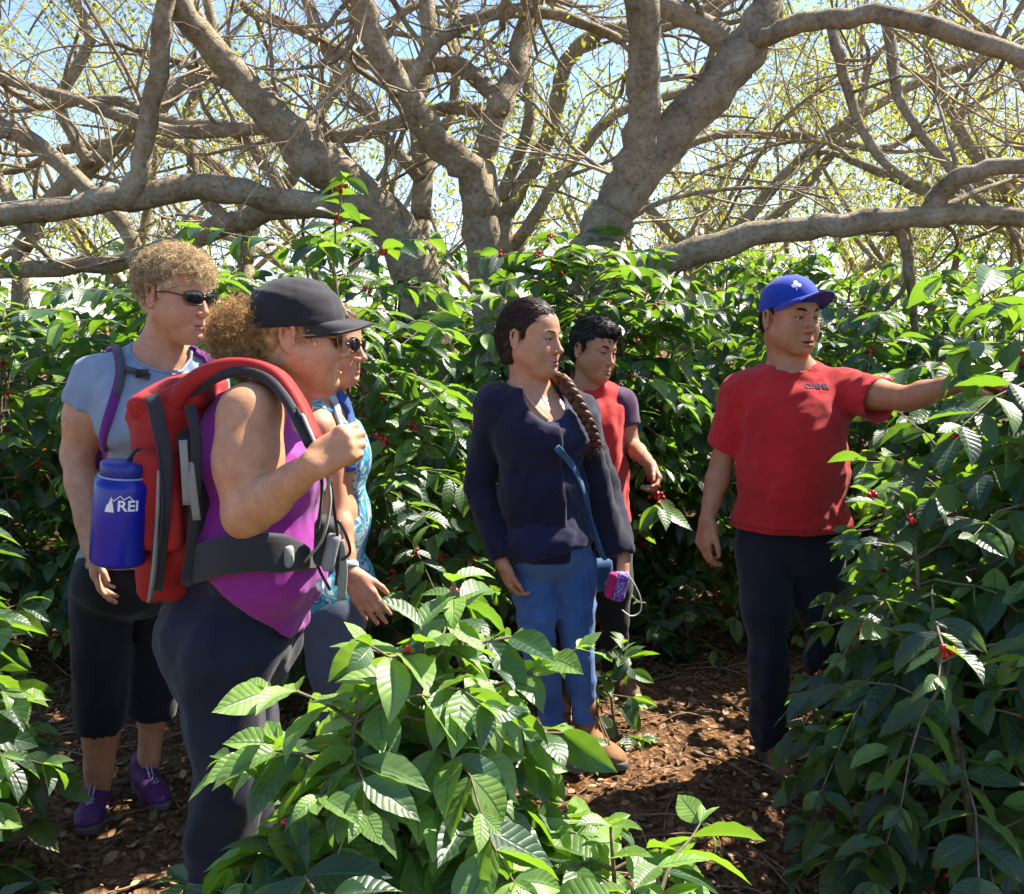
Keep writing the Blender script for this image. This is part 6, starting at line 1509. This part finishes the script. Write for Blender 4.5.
# camera pouch hanging on the strap at her front
cp = empty('camera_pouch', b_(328, 560, -.15), 'black and grey camera pouch hanging in front of the purple tank top', 'pouch')
S = Sculpt(); S.box(b_(326, 540, -.14), [.040, .028, .055], tilt_frame(-6), .022, .01); S.fn(folds(.005, (.2, 0, 1), 55, 66)); S.fine(b_(326, 540, -.14), .09, .005); put(S, 'pouch_body', M_DARK, cp, .006)
S = Sculpt(); S.box(b_(332, 552, -.165), [.022, .016, .045], tilt_frame(-14), .012, .01); S.fn(folds(.004, (.2, 0, 1), 60, 67)); S.fine(b_(330, 550, -.16), .08, .005); put(S, 'grey_flap', cloth('light_grey_nylon', (.26, .25, .25)), cp, .006)
mb = MB()
for pix in ([(330, 480, -.23), (334, 510, -.19), (338, 545, -.17), (336, 585, -.16)], [(324, 490, -.2), (318, 525, -.18), (316, 560, -.16), (330, 590, -.15)], [(338, 520, -.18), (346, 535, -.18), (350, 552, -.17), (342, 560, -.17)]): mb.tube(catmull(np.array([b_(*p) for p in pix]), 16), .0035, 6)
mb.build('cords', M_BLACKP, cp)
P = catmull(np.array([b_(340, 540, -.16), b_(343, 570, -.16), b_(341, 600, -.155)]), 10); MB().tube(P, .010, 8, True, (Fw, .3)).build('pale_strap_end', M_WEB, cp)
S = Sculpt(); S.box(b_(320, 585, -.17), [.022, .006, .012], tilt_frame(20), .005); S.fine(b_(320, 585, -.17), .04, .004); put(S, 'white_tag', plain('white_plastic', (.7, .7, .72), .4), cp, .005)
# blue water bottle in the side pocket
wb_ = empty('water_bottle', b_(120, 560, -.16), 'blue water bottle with white lettering and mountain mark beside the red rucksack', 'bottle')
M_BOT = plain('blue_plastic', (.006, .012, .30), .28, nscale=8, var=.12, bump=.02)
cb_ = b_(121, 511, -.15); ax_ = unit(b_(123, 460, -.15) - b_(117, 560, -.15)); px_ = unit(np.cross(ax_, (0, 1, 0))); py_ = np.cross(ax_, px_)
def lathe(prof, n=40):
    a = np.linspace(0, 2 * PI, n, endpoint=False); V = np.concatenate([cb_ + ax_ * z + r_ * (np.cos(a)[:, None] * px_ + np.sin(a)[:, None] * py_) for z, r_ in prof])
    i = np.arange(n); j = (i + 1) % n; q = np.concatenate([np.stack([k * n + i, k * n + j, (k + 1) * n + j, (k + 1) * n + i], 1) for k in range(len(prof) - 1)]); return V, q
RB = .0595
mb = MB(); mb.add(*lathe([(-.118, .002), (-.118, RB - .012), (-.114, RB - .004), (-.106, RB), (.055, RB), (.066, RB - .003), (.074, RB - .012), (.080, RB - .018), (.082, .001)])); bt_ = mb.build('bottle_body', M_BOT, wb_)
mb = MB(); n_c = 40; a = np.linspace(0, 2 * PI, n_c * 2, endpoint=False); mb.add(*lathe([(.079, .002), (.079, RB - .013), (.083, RB - .011), (.104, RB - .011), (.109, RB - .014), (.110, .002)])); cpb = mb.build('bottle_cap', plain('blue_cap_plastic', (.008, .02, .22), .4, nscale=150, var=.3), wb_)
mb = MB(); mb.tube([cb_ + ax_ * .077 + (RB - .013) * (math.cos(t) * px_ + math.sin(t) * py_) for t in np.linspace(0, 2 * PI, 41)], .0028, 6, False); mb.build('cap_tether', plain('pale_blue_plastic', (.25, .33, .6), .4), cpb)
view = unit((EYE - cb_) - ax_ * ((EYE - cb_) @ ax_)); ux = np.cross(ax_, view); ux = ux if ux[0] > 0 else -ux
M_WHITE = plain('white_print', (.80, .81, .84), .6)
def on_bottle(V, z0=0., u0=0., off=.0006):
    th = (V[:, 0] + u0) / RB; r_ = RB + off + V[:, 2]
    return cb_ + ax_ * (V[:, 1] + z0)[:, None] + r_[:, None] * (np.sin(th)[:, None] * ux + np.cos(th)[:, None] * view)
text_mesh('REI', .034, 'lettering', M_WHITE, bt_, np.eye(4), .0003, lambda V: on_bottle(V * [1., .95, 1], .022, .014))
mk_ = MB()
def ribbon(pts, w):
    p = np.array(pts, float); q = []
    for i in range(len(p)): q += [[p[i][0], p[i][1] + w, 0], [p[i][0], p[i][1] - w, 0]]
    V = on_bottle(np.array(q), .022, 0, .0009); i = np.arange(len(p) - 1) * 2; mk_.add(V, np.stack([i, i + 1, i + 3, i + 2], 1))
def fillp(pts):
    p = np.array([[x, y, 0] for x, y in pts]); V = on_bottle(p, .022, 0, .0009); mk_.add(V, t=np.array([[0, i, i + 1] for i in range(1, len(p) - 1)]))
fillp([(-.034, -.0135), (-.014, -.0135), (-.017, .004), (-.0215, .019), (-.0265, .003)]); fillp([(-.034, -.0135), (-.0265, .003), (-.030, .002)])
ribbon([(-.0215, .019), (-.016, .011), (-.010, .016), (-.003, .023), (.004, .015), (.009, .018), (.016, .022), (.022, .014), (.025, .012)], .0012)
mk_.build('mountain_mark', M_WHITE, bt_, False)
